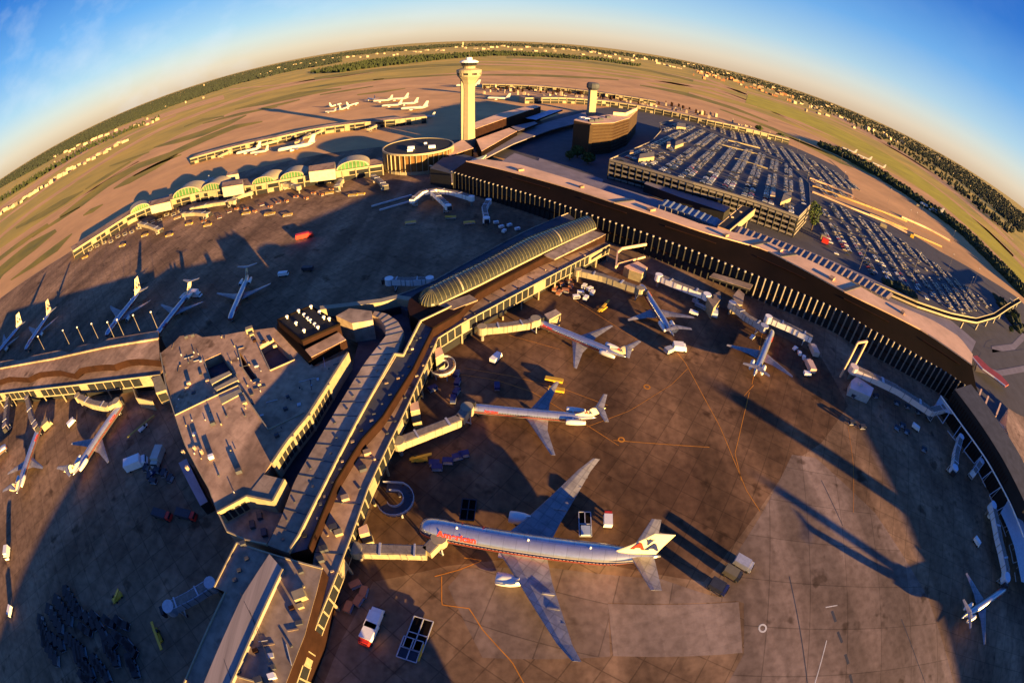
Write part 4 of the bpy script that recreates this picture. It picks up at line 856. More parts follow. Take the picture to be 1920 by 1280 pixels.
labs = {12: 'white jet, leftmost of three with upright fins beside the dark tree belt', 13: 'white jet, middle of three with upright fins beside the dark tree belt', 14: 'white jet with a green stripe, rightmost of three beside the dark tree belt', 15: 'white jet taxiing alone beyond the parking lot near the right edge', 11: 'white jet alone on the pavement just left of the tall tower top', 16: 'white jet parked between the two left concourses', 20: 'dim jet in the shade right of the tall tower'}
for i, (p, az, sc) in enumerate(spots):
    o = fj if i == 0 else copy_tree(fj); c = G(*p, 0); a = radians(90-az); o.location = (c.x, c.y, -0.1); o.rotation_euler = (0, 0, a); o.scale = (sc,)*3
    if i in labs: o['label'] = labs[i]
    elif i > 16: o['label'] = {17: 'small white jet near the tip of the cream concourse', 18: 'tiny white jet just right of the tip of the cream concourse', 19: 'small white jet in the shade behind the green vaults', 21: 'small jet in the shade right of the cream concourse'}[i]

# ------------------------------------------------------------------ jet bridges
M_bridgeroof = mat('bridge_roof', (0.20, 0.17, 0.14), 0.8, scale=.8, var=.4)
def jet_bridge(label, pts, z=5.2, w=3.2, h=2.9, m=None, cab=True, legs=(.72,)):
    m = m or M_trim; P = GL(pts, z) if not hasattr(pts[0], 'x') else pts
    t = thing('jet_bridge', label, 'jet bridge')
    for i, (a, c) in enumerate(zip(P, P[1:])):
        tn = MB().bar(a, c, w*(1 if i == 0 else .96), h).build('tunnel', m, t)
        d = (c-a); k = max(2, int(d.length/5)); side = Vector((d.y, -d.x, 0)).normalized()*(w/2+.05)
        b = MB()
        for j in range(k+1): q = a.lerp(c, j/k); b.bar(q-Vector((0, 0, h/2)), q+Vector((0, 0, h/2+.04)), w+.12, .12)
        MB().bar(a+Vector((0, 0, h/2+.08)), c+Vector((0, 0, h/2+.08)), w*.8, .12).build('tunnel_roof', M_bridgeroof, tn)
        for f_ in ((.2, .4, .85) if d.length > 8 else ()): MB().bar(a.lerp(c, f_), a.lerp(c, f_)+d*(.25/d.length), w+.12, h+.1).build('tunnel_frame', M_bridgeroof, tn)
        if d.length > 8: MB().bar(a.lerp(c, .62)+Vector((0, 0, h/2+.1)), a.lerp(c, .68)+Vector((0, 0, h/2+.1)), w+.5, .3).build('tunnel_collar', M_steel, tn)
    a = P[0]; MB().tube((a.x, a.y, z-h/2-.2), (a.x, a.y, z+h/2+.3), w*.62, n=14).build('rotunda', m, t); MB().tube((a.x, a.y, 0), (a.x, a.y, z-h/2-.15), .7, n=10).build('pillar', M_post, t)
    if cab:
        e = P[-1]; d = (P[-1]-P[-2]).normalized(); b = MB(); b.tube((e.x, e.y, z-h/2-.1), (e.x, e.y, z+h/2+.2), w*.68, n=12); c = b.build('cab', m, t)
        MB().bar(e+d*w*.8, e+d*w*1.1, w*.9, h*.85).build('bellows', M_dark, c)
    for f in legs:
        q = P[-2].lerp(P[-1], f); sd_ = (P[-1]-P[-2]).normalized(); sd_ = Vector((-sd_.y, sd_.x, 0))
        lg = MB().bar(q+sd_*1.8-Vector((0, 0, h/2-.3)), Vector((q.x, q.y, .8))+sd_*1.8, .3).bar(q-sd_*1.8-Vector((0, 0, h/2-.3)), Vector((q.x, q.y, .8))-sd_*1.8, .3).bar(Vector((q.x, q.y, .9))-sd_*2, Vector((q.x, q.y, .9))+sd_*2, .4).build('drive_leg', M_steel, t)
        for s in (-1, 1): c = Vector((q.x, q.y, .5))+sd_*s*1.5; MB().tube(c-sd_*.25, c+sd_*.25, .5, n=10).build('wheel', M_tyre, lg)
    return t
jet_bridge('long cream jet bridge reaching the nose of the big twin-aisle jet', [(668, 1032), (740, 1034), (800, 1036), (824, 1012)])
jet_bridge('cream jet bridge running up to the striped jet beyond the big one', [(748, 832), (800, 812), (862, 788), (876, 768)])
jet_bridge('cream jet bridge to the middle T-tail jet, under the window band', [(904, 618), (950, 614), (992, 608), (1004, 602)])
jet_bridge('cream jet bridge nearest the terminal corner', [(1083, 510), (1130, 521), (1185, 540), (1200, 545)])
jet_bridge('cream jet bridge from the west arm to the striped jet', [(147, 745), (175, 758), (205, 764), (220, 756)])
jet_bridge('green-grey jet bridge at the left edge under the west arm', [(16, 748), (12, 775), (10, 800)], m=M_deck)
jet_bridge('slim grey jet bridge left of the brown stand under the west arm', [(52, 748), (60, 785), (68, 800)], m=M_deck)
jet_bridge('grey jet bridge in shade left of the near roof corner', [(398, 1096), (360, 1120), (320, 1140)], m=M_steel)
jet_bridge('white jet bridge in shade from the terminal corner toward the dark wall', [(1235, 520), (1270, 535), (1325, 556)], m=M_white)
jet_bridge('grey-blue jet bridge slanting to the jet that points at the terminal', [(1372, 572), (1400, 596), (1432, 615)], m=M_steel)
jet_bridge('thin white fixed bridge between the dark columns and the service stand', [(1440, 598), (1480, 615), (1522, 636)], m=M_white, cab=False)
jet_bridge('longest white bridge beside the gate frame at the far right stands', [(1600, 692), (1680, 730), (1745, 772), (1772, 765)], z=6, w=4.0, m=mat('pale_pink_bridge', (.62, .55, .52), .6, scale=.5, var=.1), cab=False, legs=(.2,))
jet_bridge('short pale blue bridge hanging off the right-hand steel walkway', [(1800, 822), (1792, 850), (1788, 880)], m=mat('pale_blue_bridge', (.50, .58, .68), .5, scale=.5, var=.1))
jet_bridge('stub bridge on the steel walkway just below the short one', [(1838, 868), (1824, 888)], m=MATS['pale_blue_bridge'], cab=False)
jet_bridge('long pale blue bridge leading to the shaded jet at the right edge', [(1860, 950), (1872, 1010), (1886, 1070), (1885, 1085)], w=3.8, m=MATS['pale_blue_bridge'])
jet_bridge('white angled bridge standing free in front of the columned wall, with a long arm', [(884, 372), (850, 362), (820, 357), (790, 362), (772, 378)], z=5.5, w=3.4, m=M_white, cab=False)
jet_bridge('second white arm of the angled bridge in front of the columned wall', [(812, 362), (828, 376), (840, 388)], z=5.5, m=M_white)
jet_bridge('short white bridge at the dark end of the columned wall', [(916, 378), (908, 392), (912, 412)], z=5.5, m=M_white)
jet_bridge('white bridge in shade beyond the rounded end of the glass vault', [(806, 526), (770, 528), (730, 527)], z=5, m=M_white)
for k, (a, c) in enumerate([((700, 332), (722, 350)), ((640, 340), (632, 352)), ((560, 352), (530, 346)), ((470, 362), (432, 378)), ((360, 392), (440, 378)), ((262, 420), (300, 432)), ((345, 402), (390, 402))]):
    jet_bridge(['cream bridge at the foot of the round drum building', 'stubby cream bridge below the first green vault', 'cream bridge below the first white roof box', 'cream bridge with a curved arm mid concourse', 'long low cream bridge in front of the wide green vault', 'cream bridge near the outer end of the green-vaulted concourse', 'short cream bridge beside the yellow carts'][k], [a, ((a[0]+c[0])/2, (a[1]+c[1])/2-2), c], z=5, w=4, m=M_trim)
for k, (a, c) in enumerate([((602, 246), (575, 258)), ((520, 264), (490, 272)), ((430, 284), (410, 294)), ((705, 236), (690, 243)), ((580, 252), (555, 268))]):
    jet_bridge(['cream bridge on the rear cream concourse, second from the right', 'cream bridge in the middle of the rear cream concourse', 'cream bridge near the tip of the rear cream concourse', 'cream bridge nearest the tower on the rear cream concourse', 'slanting cream bridge on the rear cream concourse above the parked jet'][k], [a, c], z=5, w=4, m=M_trim, cab=False)
# thin runner arms on the apron
for p, q in (((697, 387), (772, 366)), ((712, 394), (768, 378))):
    a, c = G(*p, 1), G(*q, 1); o = MB().bar(a, c, 1.6, 1).build('stand_rail', M_steel); tag(o, 'upper long thin pale rail lying on the shaded apron beside the angled bridge' if p[0] == 697 else 'lower long thin pale rail lying on the shaded apron beside the angled bridge', 'rail')

# steel walkway frame at the right
t = thing('steel_walkway', 'white steel frame walkway running down the right edge in front of the dark wall', 'walkway')
wa = rs(GL([(1764, 742), (1800, 792), (1850, 862), (1895, 945), (1925, 1020), (1935, 1080)], 9), 22); wb = rs(GL([(1750, 768), (1780, 812), (1826, 868), (1865, 950), (1895, 1030), (1905, 1090)], 5), 22)
for i in range(22):
    MB().bar(wa[i], wa[i+1], .55).build('rail', M_white, t)
    if i % 3 != 2: MB().bar(wb[i], wb[i+1], .35).build('rail', M_steel, t)
    if i % 2 == 0: MB().bar(wa[i], wb[i], .35).bar(wa[i], (wa[i].x, wa[i].y, 0), .3).build('post', M_steel, t)
MB().add([G(1764, 740, 9), G(1792, 778, 9), G(1770, 772, 6), G(1752, 764, 6)], [(0, 1, 2, 3)]).build('infill_panel', M_steel, t)
cr_ = rs(GL([(1900, 920), (1925, 1000), (1950, 1100)], 9), 4); cl = rs(GL([(1876, 960), (1898, 1010), (1915, 1090)], 8), 4); MB().sheet(cr_, cl).build('infill_panel', M_steel, t)
# east concourse beside it (dark wall) and its neighbours
t = thing('east_concourse', 'black-walled concourse block along the right edge behind the steel walkway', 'building')
ea = rs(GL([(1790, 730), (1835, 790), (1880, 860), (1925, 950)], 16), 12)+[Vector((246, 2, 16)), Vector((246, -60, 16)), Vector((250, -190, 16))]
eb = [p+Vector((24, 3, 0)) for p in ea]
MB().loft(ea, eb, 16, 0).build('wall', M_black, t); MB().sheet(zz(ea, 16.1), zz(eb, 16.1)).build('roof', M_dkroof, t)
for x_, y_, w_ in ((259, -57, 5), (262, -102, 2.6)): MB().box(x_, y_, 16.1, w_, w_, 12, .1).build('added_shadow_tower', M_maroon, t)  # unseen towers added to throw long shadow streaks across the apron
for p in rs(ea[:10], 30): MB().bar((p.x-.4, p.y-.2, 0), (p.x-.4, p.y-.2, 13.5), .35).build('column', M_maroon, t)
block('east_pavilion', 'sunlit tan roofed pavilion at the right edge behind the black wall', 'building', [(1890, 765), (1905, 775), (1960, 800), (1990, 870), (1940, 880), (1900, 850), (1886, 800)], 12, M_roof3, M_roof)
block('east_annex', 'small pink block beside the tan pavilion at the right edge', 'building', [(1856, 800), (1872, 790), (1885, 800), (1880, 818), (1864, 820)], 10, M_roof3, M_roof3)
for i, p in enumerate(((1845, 765), (1832, 752), (1868, 778))):
    a = G(p[0]+8, p[1]-22, 12); c = G(*p, 12); o = MB().bar(a, c, 1.2, .8).bar(c, (c.x, c.y, 0), .8).build('curved_bracket', M_roof3); tag(o, ['bronze bracket arm beside the small pink block', 'leftmost bronze bracket arm above the black wall', 'bronze bracket arm next to the tan pavilion'][i], 'bracket')
# tail of a red and white jet at the right edge
o = copy_tree(fj); o['label'] = 'white jet with red markings cut by the right edge beyond the black wall'; c = G(1925, 868, 0); o.location = (c.x+14, c.y, 0); o.rotation_euler = (0, 0, .5); o.scale = (1.2,)*3

# gate frame and service block by the long white bridge
t = thing('portal_gantry', 'tall pinkish portal frame standing at the head of the long white bridge', 'gantry')
for p, q in (((1585, 688), (1597, 640)), ((1603, 684), (1605, 640))): b_ = G(*p, 6); MB().bar((b_.x, b_.y, 0), (b_.x, b_.y, 20), .8).build('post', M_roof3, t)
a, c = G(1585, 688, 6), G(1603, 684, 6); MB().bar((a.x, a.y, 20), (c.x, c.y, 20), .8).build('crossbeam', M_roof3, t)
t = thing('service_building', 'white flat-roofed service block below the head of the long white bridge', 'building')
P = GL([(1596, 714), (1606, 706), (1638, 728), (1632, 744), (1594, 728)], 4); MB().prism(P, 4, 0).build('wall', M_steel, t); MB().prism(P, 4.2, 4).build('roof', mat('pale_roof', (.5, .48, .5), .7), t); c = G(1612, 722, 4); MB().box(c.x, c.y, 4.2, 2, 2, 1).build('rooftop_unit', M_steel, t)
block('canopy_roof', 'flat grey canopy roof standing before the black columned wall', 'canopy', [(1338, 512), (1412, 534), (1406, 543), (1330, 519)], 8, M_black, M_roof2, 7)
for k, q in enumerate(([(1326, 560), (1350, 545), (1352, 560), (1338, 578)], [(1374, 555), (1385, 542), (1396, 552), (1392, 572), (1378, 570)])):
    block('service_building', ['low dark stand block with cream edges left of the grey-blue bridge', 'cream stair block at the head of the grey-blue bridge'][k], 'building', q, 6, M_wallc, M_roof2)
o = MB().wall(GL([(1155, 500), (1158, 472), (1166, 465), (1212, 457)], 9), 8, 9.4, .8).wall(GL([(1155, 500), (1160, 493), (1210, 480)], 5), 4, 5, .5).build('frame_canopy', M_roof3); tag(o, 'thin tan outline canopy beside the end wall of the window band', 'canopy')
block('service_building', 'low pinkish tank-like block beside the outline canopy at the terminal corner', 'building', [(1170, 500), (1196, 490), (1214, 502), (1204, 514), (1180, 506)], 5, M_wallc, M_roof3)
block('service_building', 'white box stair block below the window band near the middle bridge', 'building', [(1020, 590), (1042, 580), (1052, 588), (1030, 600)], 6, M_wallc, M_roof2)
# curved ramp structures by the concourse
def curl(label, c0, r, z, m):
    c = G(*c0, z); t = thing('access_ramp', label, 'ramp', (c.x, c.y, 0)); b = MB(); pts = []
    for i in range(16): a = -pi*.75+i/15*pi*1.35; pts.append(Vector((r*cos(a), r*sin(a), z)))
    pts = [Vector((-r*.8, r*.9, z)), Vector((0, r*.95, z))]+[Vector((r*cos(a), r*sin(a), z-1.5*k/12)) for k, a in enumerate([pi*.4-k*pi*1.25/12 for k in range(13)])]
    for k in range(len(pts)-1): b.bar(pts[k], pts[k+1], r*.75, .4)
    b.build('deck', m, t)
    for s in (-.5, .5):
        b = MB(); q = [p*(1+s*.75) if p.length else p for p in pts]
        for k in range(len(q)-1): b.bar(Vector((q[k].x, q[k].y, pts[k].z+.9)), Vector((q[k+1].x, q[k+1].y, pts[k+1].z+.9)), .15, .9)
        b.build('railing', M_steel, t)
    for k in (1, 5, 9, 13): MB().bar(pts[k], (pts[k].x, pts[k].y, 0), .4).build('post', M_steel, t)
curl('curled pink ramp below the corner of the window band', (830, 686), 3.4, 4.5, M_roof)
curl('curled dark ramp with pale rails beside the nose of the big jet', (741, 935), 3.9, 4.5, M_dkroof)
block('gate_house', 'cream gate house box above the curled pink ramp', 'building', [(815, 655), (827, 650), (832, 664), (817, 672)], 8, M_wallc, M_roof3)
block('gate_house', 'cream gate house box between the two curled ramps', 'building', [(768, 758), (784, 752), (787, 768), (770, 772)], 8, M_wallc, M_roof3)
block('gate_house', 'cream gate house box at the root of the bridge to the big jet', 'building', [(672, 990), (688, 982), (692, 998), (674, 1003)], 8, M_wallc, M_roof3)
block('loading_shed', 'long grey shed roof leaning against the left side of the hub', 'shed', [(335, 868), (350, 860), (390, 940), (376, 948)], 5, M_black, mat('lavender_roof', (.30, .28, .33), .7))

# ------------------------------------------------------------------ light poles
def pole_src(h, heads=1):
    t = thing('light_pole', 'x', 'light pole'); MB().tube((0, 0, 0), (0, 0, h), .16, .10, n=6).build('pole', M_post, t)
    b = MB(); b.tube((0, 0, h-.1), (0, 0, h+.4), .55, .35, n=8); b.build('lamp_head', M_white, t); return remember(t)
pole = None
def poles(pts, z, h, label, group=None):
    global pole
    src = pole_src(h); src['label'] = label
    if len(pts) > 1: src['group'] = group or label
    for i, p in enumerate(pts):
        o = src if i == 0 else copy_tree(src); c = G(p[0], p[1], z)
        if len(pts) > 6: o['label'] = label+[', at the left end', ', left of the middle', ', at the middle', ', right of the middle', ', at the right end'][min(4, sum(q_[0] < p[0] for q_ in pts)*5//len(pts))]; o.location = (c.x, c.y, z)
poles([(386, 1098)], 0, 10.5, 'light pole with a white globe standing left of the near roof corner')
poles([(308, 1158)], 0, 7, 'short light pole with a bright globe by the shaded bridge cabin')
poles([(948//2, 1268)], 0, 8, 'light pole at the bottom edge left of the near roof')
poles([(295, 615), (262, 620), (232, 628), (214, 632), (157, 640), (130, 645), (184, 634), (83, 655)], 13, 9, 'slim light pole along the far edge of the west arm roof')
poles([(390, 585), (462, 590), (612, 572), (662, 566), (480, 585)], 9, 8, 'slim light pole beyond the hub roof over the shaded apron')
poles([(756, 745), (716, 813), (802, 660), (725, 857), (802, 630), (846, 600)], 9.5, 8, 'light pole rising from the ledge beside the bronze wall')
poles([(939, 565), (975, 525), (1017, 500), (1052, 475), (1090, 462), (1117, 452)], 9.5, 5, 'slim post along the ledge under the glass vault')
poles([(868, 470), (795, 492), (730, 520), (920, 458), (992, 430), (1020, 415)], 9.5, 9, 'light pole on the shaded far side of the glass vault')
poles([(877, 358), (966, 375), (1015, 392)], 0, 19, 'light pole on the shaded apron before the columned wall near the rotunda')
poles([(1268, 522), (1322, 528), (1200, 505)], 0, 20, 'tall pole standing before the dark columned wall')
poles([(1655, 685), (1710, 712)], 0, 14, 'pale pole in the shade between the columned wall and the long white bridge')
poles([(1542, 628), (1573, 640)], 0, 12, 'pale pole at the foot of the columned wall beside the service road')
poles([(1590, 805)], 0, 8, 'slim pole beside the two yellow tipped stand ends')
lotp = [(1610, 508), (1708, 522), (1774, 515), (1822, 540), (1808, 560), (1510, 350), (1578, 352), (1664, 382), (1724, 412), (1576, 308), (1495, 285), (1503, 320), (1710, 430), (1781, 462), (1698, 425)]
poles(lotp, 0, 24, 'tall pale light mast over the open parking lot')
poles([(1400, 410), (1270, 330)], 17, 8, 'light pole on the garage rooftop deck')

# ------------------------------------------------------------------ cars
def car_mesh(col, i):
    b = MB(); P = []
    prof = [(-2.2, .35), (-2.25, .8), (-2.1, 1.0), (-1.3, 1.02), (1.25, 1.0), (2.1, .85), (2.25, .7), (2.2, .35)]
    for y, s in ((-.88, 1), (.88, 1)): b.v += [(x, y*(.82 if z > 1.1 else 1), z) for x, z in prof]
    n = 8; b.f += [tuple(range(n))[::-1], tuple(range(n, 2*n))]+[(k, (k+1) % n, n+(k+1) % n, n+k) for k in range(n)]
    return b
CCOL = [('white', (.75, .74, .72)), ('silver', (.42, .43, .45)), ('dark blue', (.02, .04, .15)), ('black', (.015, .015, .018)), ('red', (.40, .03, .02)), ('grey', (.14, .15, .17)), ('tan', (.40, .32, .20)), ('dark', (.03, .035, .045))]
CP = []
for i, (nm, c) in enumerate(CCOL):
    m = mat('car_paint_'+nm.replace(' ', '_'), c, .35, metal=.2, scale=1, var=.1, spec=.6)
    t = thing('parked_car', nm, 'car'); car_mesh(c, i).build('body', m, t)
    b = MB()
    b.add([(-1.3, -.80, .98), (-1.3, .80, .98), (1.3, .80, .98), (1.3, -.80, .98), (-.9, -.74, 1.4), (-.9, .74, 1.4), (.85, .74, 1.4), (.85, -.74, 1.4)], [(3, 2, 1, 0), (4, 5, 6, 7), (0, 1, 5, 4), (1, 2, 6, 5), (2, 3, 7, 6), (3, 0, 4, 7)]); b.build('window_glass', M_glass, t)
    MB().box(-.05, 0, 1.4, 1.6, 1.42, .08).build('roof_panel', m, t)
    b = MB()
    for x in (-1.35, 1.35):
        for y in (-.82, .82): b.tube((x, y-.1, .33), (x, y+.1, .33), .33, n=8)
    CP.append(remember(t))
used = set()
def inpoly(x, y, P):
    r = False; j = len(P)-1
    for i in range(len(P)):
        if (P[i].y > y) != (P[j].y > y) and x < (P[j].x-P[i].x)*(y-P[i].y)/(P[j].y-P[i].y+1e-9)+P[i].x: r = not r
        j = i
    return r
def fill_rows(P, z, ang, occ, rnd, row=17.5, step=2.9, skip=()):
    out = []; xs = [p.x for p in P]; ys = [p.y for p in P]; cx, cy = sum(xs)/len(xs), sum(ys)/len(ys); R = 450; ca, sa = cos(ang), sin(ang)
    r = -R
    while r < R:
        for off in (0, 5.4):
            u = -R
            while u < R:
                x = cx+u*ca-(r+off)*sa; y = cy+u*sa+(r+off)*ca
                if inpoly(x, y, P) and not any(inpoly(x, y, q) for q in skip) and rnd.random() < occ(x, y): out.append((x, y, z, ang+pi/2+(pi if rnd.random() < .5 else 0)+rnd.uniform(-.03, .03)))
                u += step
        r += row
    return out
rnd = random.Random(5)
gs = [p+(cg-p).normalized()*6 for p in gar]; gang = atan2((gar[10]-gar[0]).y, (gar[10]-gar[0]).x)
skipg = [GL(q, GZ) for q in ([(1190, 308), (1232, 304), (1232, 285), (1190, 290)], [(1455, 392), (1490, 382), (1488, 360), (1455, 368)], [(1262, 282), (1284, 278), (1284, 262), (1262, 266)])]
gcars = fill_rows(gs, GZ, gang+pi/2, lambda x, y: (.72 if x+y < 600 else .85)*(.45 if sin(x*.05+1)*cos(y*.06) > .45 else 1), rnd, skip=skipg)
lots = [GL([(1535, 400), (1560, 380), (1640, 420), (1720, 470), (1800, 530), (1860, 575), (1800, 590), (1700, 545), (1600, 500), (1545, 470)]), GL([(1310, 235), (1400, 248), (1500, 290), (1570, 325), (1620, 360), (1560, 350), (1520, 340), (1478, 305), (1400, 270)]), GL([(1530, 345), (1580, 355), (1600, 372), (1570, 372), (1530, 360)])]
lcars = []
for q in lots: lcars += fill_rows(q, .12, gang+pi/2+.15, lambda x, y: .8*(.3 if sin(x*.045)*cos(y*.05+2) > .4 else 1), rnd, row=18)
flat('parking_lot', GL([(1520, 480), (1525, 400), (1540, 365), (1650, 405), (1760, 470), (1870, 560), (1830, 598), (1700, 552), (1600, 505)]), .1, M_road)
flat('parking_lot', GL([(1280, 228), (1400, 240), (1510, 285), (1650, 355), (1640, 385), (1560, 355), (1525, 340), (1478, 302), (1400, 266), (1320, 240)]), .1, M_road)
flat('bare_lot', GL([(1555, 300), (1640, 330), (1720, 390), (1800, 455), (1700, 425), (1600, 370), (1590, 330)]), .14, M_pave)
def vis(c): return math.hypot(c[0], c[1])
gcars.sort(key=vis); lcars.sort(key=vis)
import itertools
def scatter(cars, k, where, grp):
    for c in cars[:k]:
        i = rnd.choices(range(8), (5, 4, 3, 4, 1.4, 3, 1, 4))[0]; src = CP[i]
        if i in used: o = copy_tree(src)
        else: o = src; used.add(i)
        o.location = c[:3]; o.rotation_euler = (0, 0, c[3]); dd = math.hypot(c[0], c[1]); az_ = math.degrees(atan2(c[0], c[1])); q1 = sum(dd > k_ for k_ in where[1]); q2 = sum(az_ > k_ for k_ in where[2]); o['label'] = f'{CCOL[i][0]} car {where[3][q1]} {where[4][q2]} {where[0]}'; o['group'] = grp
    b = MB()
    for c in cars[k:]:
        b.box(c[0], c[1], c[2]+.3, 4.4, 1.8, .65, c[3]); b.box(c[0], c[1], c[2]+.95, 2.1, 1.5, .45, c[3])
    return b
print('cars', len(gcars), len(lcars))
M_mix = mat('mixed_car_paint', (.06, .07, .10), .35, scale=.33, var=.5, col2=(.5, .5, .5), spec=.6)
MATS['mixed_car_paint'].node_tree.nodes['Color Ramp'].color_ramp.interpolation = 'CONSTANT'
MATS['mixed_car_paint'].node_tree.nodes['Color Ramp'].color_ramp.elements[0].position = 0.0; MATS['mixed_car_paint'].node_tree.nodes['Color Ramp'].color_ramp.elements[1].position = 0.52
MATS['mixed_car_paint'].node_tree.nodes['Color Ramp'].color_ramp.elements[0].color = (.03, .035, .05, 1); MATS['mixed_car_paint'].node_tree.nodes['Color Ramp'].color_ramp.elements[1].color = (.32, .29, .26, 1)
tag(scatter(gcars, 165, ('on the garage roof', (320, 345, 375, 405), (22, 28, 34), ('in the nearest rows', 'a few rows in', 'halfway back', 'well back', 'in the farther rows'), ('at the left corner', 'left of the middle', 'right of the middle', 'toward the right corner')), 'cars parked on the garage roof').build('parked_cars', M_mix), 'mass of farther cars on the garage rooftop', 'cars', kind='stuff')
tag(scatter(lcars, 130, ('on the open lot', (400, 430, 460, 500), (48, 54, 60), ('in the nearest rows', 'a few rows in', 'halfway back', 'well back', 'in the farther rows'), ('at the left end', 'left of the middle', 'right of the middle', 'toward the right end')), 'cars parked on the open lot').build('parked_cars', M_mix), 'mass of farther cars on the open parking lots', 'cars', kind='stuff')

M_tan = mat('tan_barrier', (0.36, 0.24, 0.10), 0.8, scale=.3)
# ------------------------------------------------------------------ elevated guideway, lot walls, yellow barriers
t = thing('elevated_guideway', 'elevated people-mover guideway curving round the right end of the parking lot', 'guideway')
gw = [(1500, 482), (1560, 506), (1640, 538), (1720, 572), (1780, 592), (1830, 602), (1865, 592), (1890, 575), (1912, 562)]
A, B = ribbon(gw, 4, z=9); n = 40; A, B = rs(A, n), rs(B, n)
MB().loft(A, B, 9, 7.6).build('deck', M_bronze, t); MB().wall(A, 8.8, 10.2, .5).build('parapet', M_trim, t); MB().wall(B, 8.8, 10.2, .5).build('parapet', M_trim, t)
for i in range(0, n+1, 3): p = (A[i]+B[i])/2; MB().bar((p.x, p.y, 0), (p.x, p.y, 7.6), 1.6).build('pier', M_post, t)
c = G(1895, 566, 9); b = MB().box(c.x, c.y, 7, 9, 6, 5, .4); tag(b.build('guideway_station', M_trim), 'small cream box at the far bend of the elevated guideway', 'station')
for i, (pts, h) in enumerate([([(1518, 336), (1560, 352), (1600, 370)], 2.5), ([(1523, 350), (1600, 378), (1680, 408), (1700, 416)], 2.2), ([(1523, 361), (1600, 393), (1660, 417), (1700, 437)], 2), ([(1630, 404), (1680, 424), (1700, 432)], 3), ([(1690, 408), (1740, 430), (1780, 452)], 2.5), ([(1712, 440), (1740, 452), (1765, 463)], 2)]):
    P = rs(GL(pts), 8); o = MB().wall(P, 0, h, 2.2).build('barrier_wall', M_tan if i % 2 else M_roof3)
    tag(o, ['upper cream wall of the lot divider nearest the garage', 'long yellow wall of the lot divider, second from the top', 'long cream wall dividing the two parking lots, lower of the long ones', 'thick yellow wall at the middle of the lot divider', 'cream wall at the far right stretch of the lot divider', 'short yellow wall beside the bare part of the lot'][i], 'wall')
for i, (p, s, m) in enumerate([((1655, 425), 9, M_wallc), ((1709, 445), 5, M_yellow), ((1546, 455), 6, M_red), ((1720, 384+3), 6, M_wallc), ((1543, 449), 5, M_wallc)]):
    c = G(*p); o = MB().box(c.x, c.y, 0, s, s*.7, 4, gang).build('lot_kiosk', m); tag(o, ['cream kiosk roof among the cars beside the lot divider', 'yellow kiosk at the foot of a light mast', 'red kiosk at the corner below the garage', 'pale kiosk beside the road beyond the lot', 'cream kiosk beside the red one'][i], 'kiosk')
# roads at the right
for i, pts in enumerate([[(1925, 660), (1880, 665), (1840, 655), (1800, 620)], [(1925, 690), (1870, 700), (1830, 690)], [(1925, 625), (1900, 650), (1860, 655)]]):
    A, B = ribbon(pts, 6, z=.2); struct(MB().sheet(A, B).build('ramp_road', M_deck if i else M_road))
rr = rs(GL([(1822, 668), (1840, 690), (1865, 708), (1885, 724)], 6), 12); r2 = rs(GL([(1832, 666), (1855, 688), (1878, 704), (1892, 720)], 6), 12)
o = MB().sheet(rr, r2).loft(rr, r2, 5.9, 5).build('awning', mat('red_awning', (.30, .04, .03), .6)); tag(o, 'long red awning with a white edge beyond the end of the terminal', 'awning')
tag(MB().wall(rr, 5.6, 6.5, .6).build('fascia', M_white), 'white edge strip of the red awning beyond the terminal end', 'fascia')

# ------------------------------------------------------------------ apron vehicles
def wheels(b, xs, y, r=.45):
    for x in xs:
        for s in (-1, 1): b.tube((x, s*y-.15, r), (x, s*y+.15, r), r, n=8)
    return b
def truck(name, label, cat, p, az, Lt, Wt, H, body, cab=None, z=0, group=None):
    c = G(*p, 0); t = thing(name, label, cat, (c.x, c.y, 0), radians(90-az), group)
    MB().box(-Lt*.12, 0, .7, Lt*.74, Wt, H-.7).build('cargo_box', body, t)
    k = MB(); x0 = Lt*.27; k.add([(x0, -Wt*.46, .6), (x0, Wt*.46, .6), (Lt*.5, Wt*.46, .6), (Lt*.5, -Wt*.46, .6), (x0, -Wt*.44, min(H, 2.6)), (x0, Wt*.44, min(H, 2.6)), (Lt*.42, Wt*.44, min(H, 2.6)), (Lt*.42, -Wt*.44, min(H, 2.6))], [(3, 2, 1, 0), (4, 5, 6, 7), (0, 1, 5, 4), (1, 2, 6, 5), (2, 3, 7, 6), (3, 0, 4, 7)])
    kb = k.build('cab', cab or body, t); MB().box(Lt*.462, 0, 1.55, .1, Wt*.8, .8).build('windscreen', M_glass, kb)
    for x in (-Lt*.33, Lt*.33):
        for s in (-1, 1): MB().tube((x, s*Wt*.5-.15, .45), (x, s*Wt*.5+.1, .45), .45, n=10).build('wheel', M_tyre, t)
    return t
def cart(label, p, az, col, group, Lc=3.2, Wc=1.9, H=1.7, n=2, name='baggage_cart'):
    c = G(*p, 0); t = thing(name, label, 'baggage cart', (c.x, c.y, 0), radians(90-az), group)
    MB().box(0, 0, .45, Lc, Wc, .2).build('bed', M_steel, t); MB().box(0, 0, H+.1, Lc, Wc, .12).build('roof', col, t)
    b = MB()
    for x in (-Lc/2+.1, Lc/2-.1): MB().box(x, 0, .65, .1, Wc, H-.55).build('end_panel', col, t)
    for x in (-Lc*.35, Lc*.35):
        for s in (-1, 1): MB().tube((x, s*Wc*.45-.1, .25), (x, s*Wc*.45+.1, .25), .25, n=8).build('wheel', M_tyre, t)
    return t
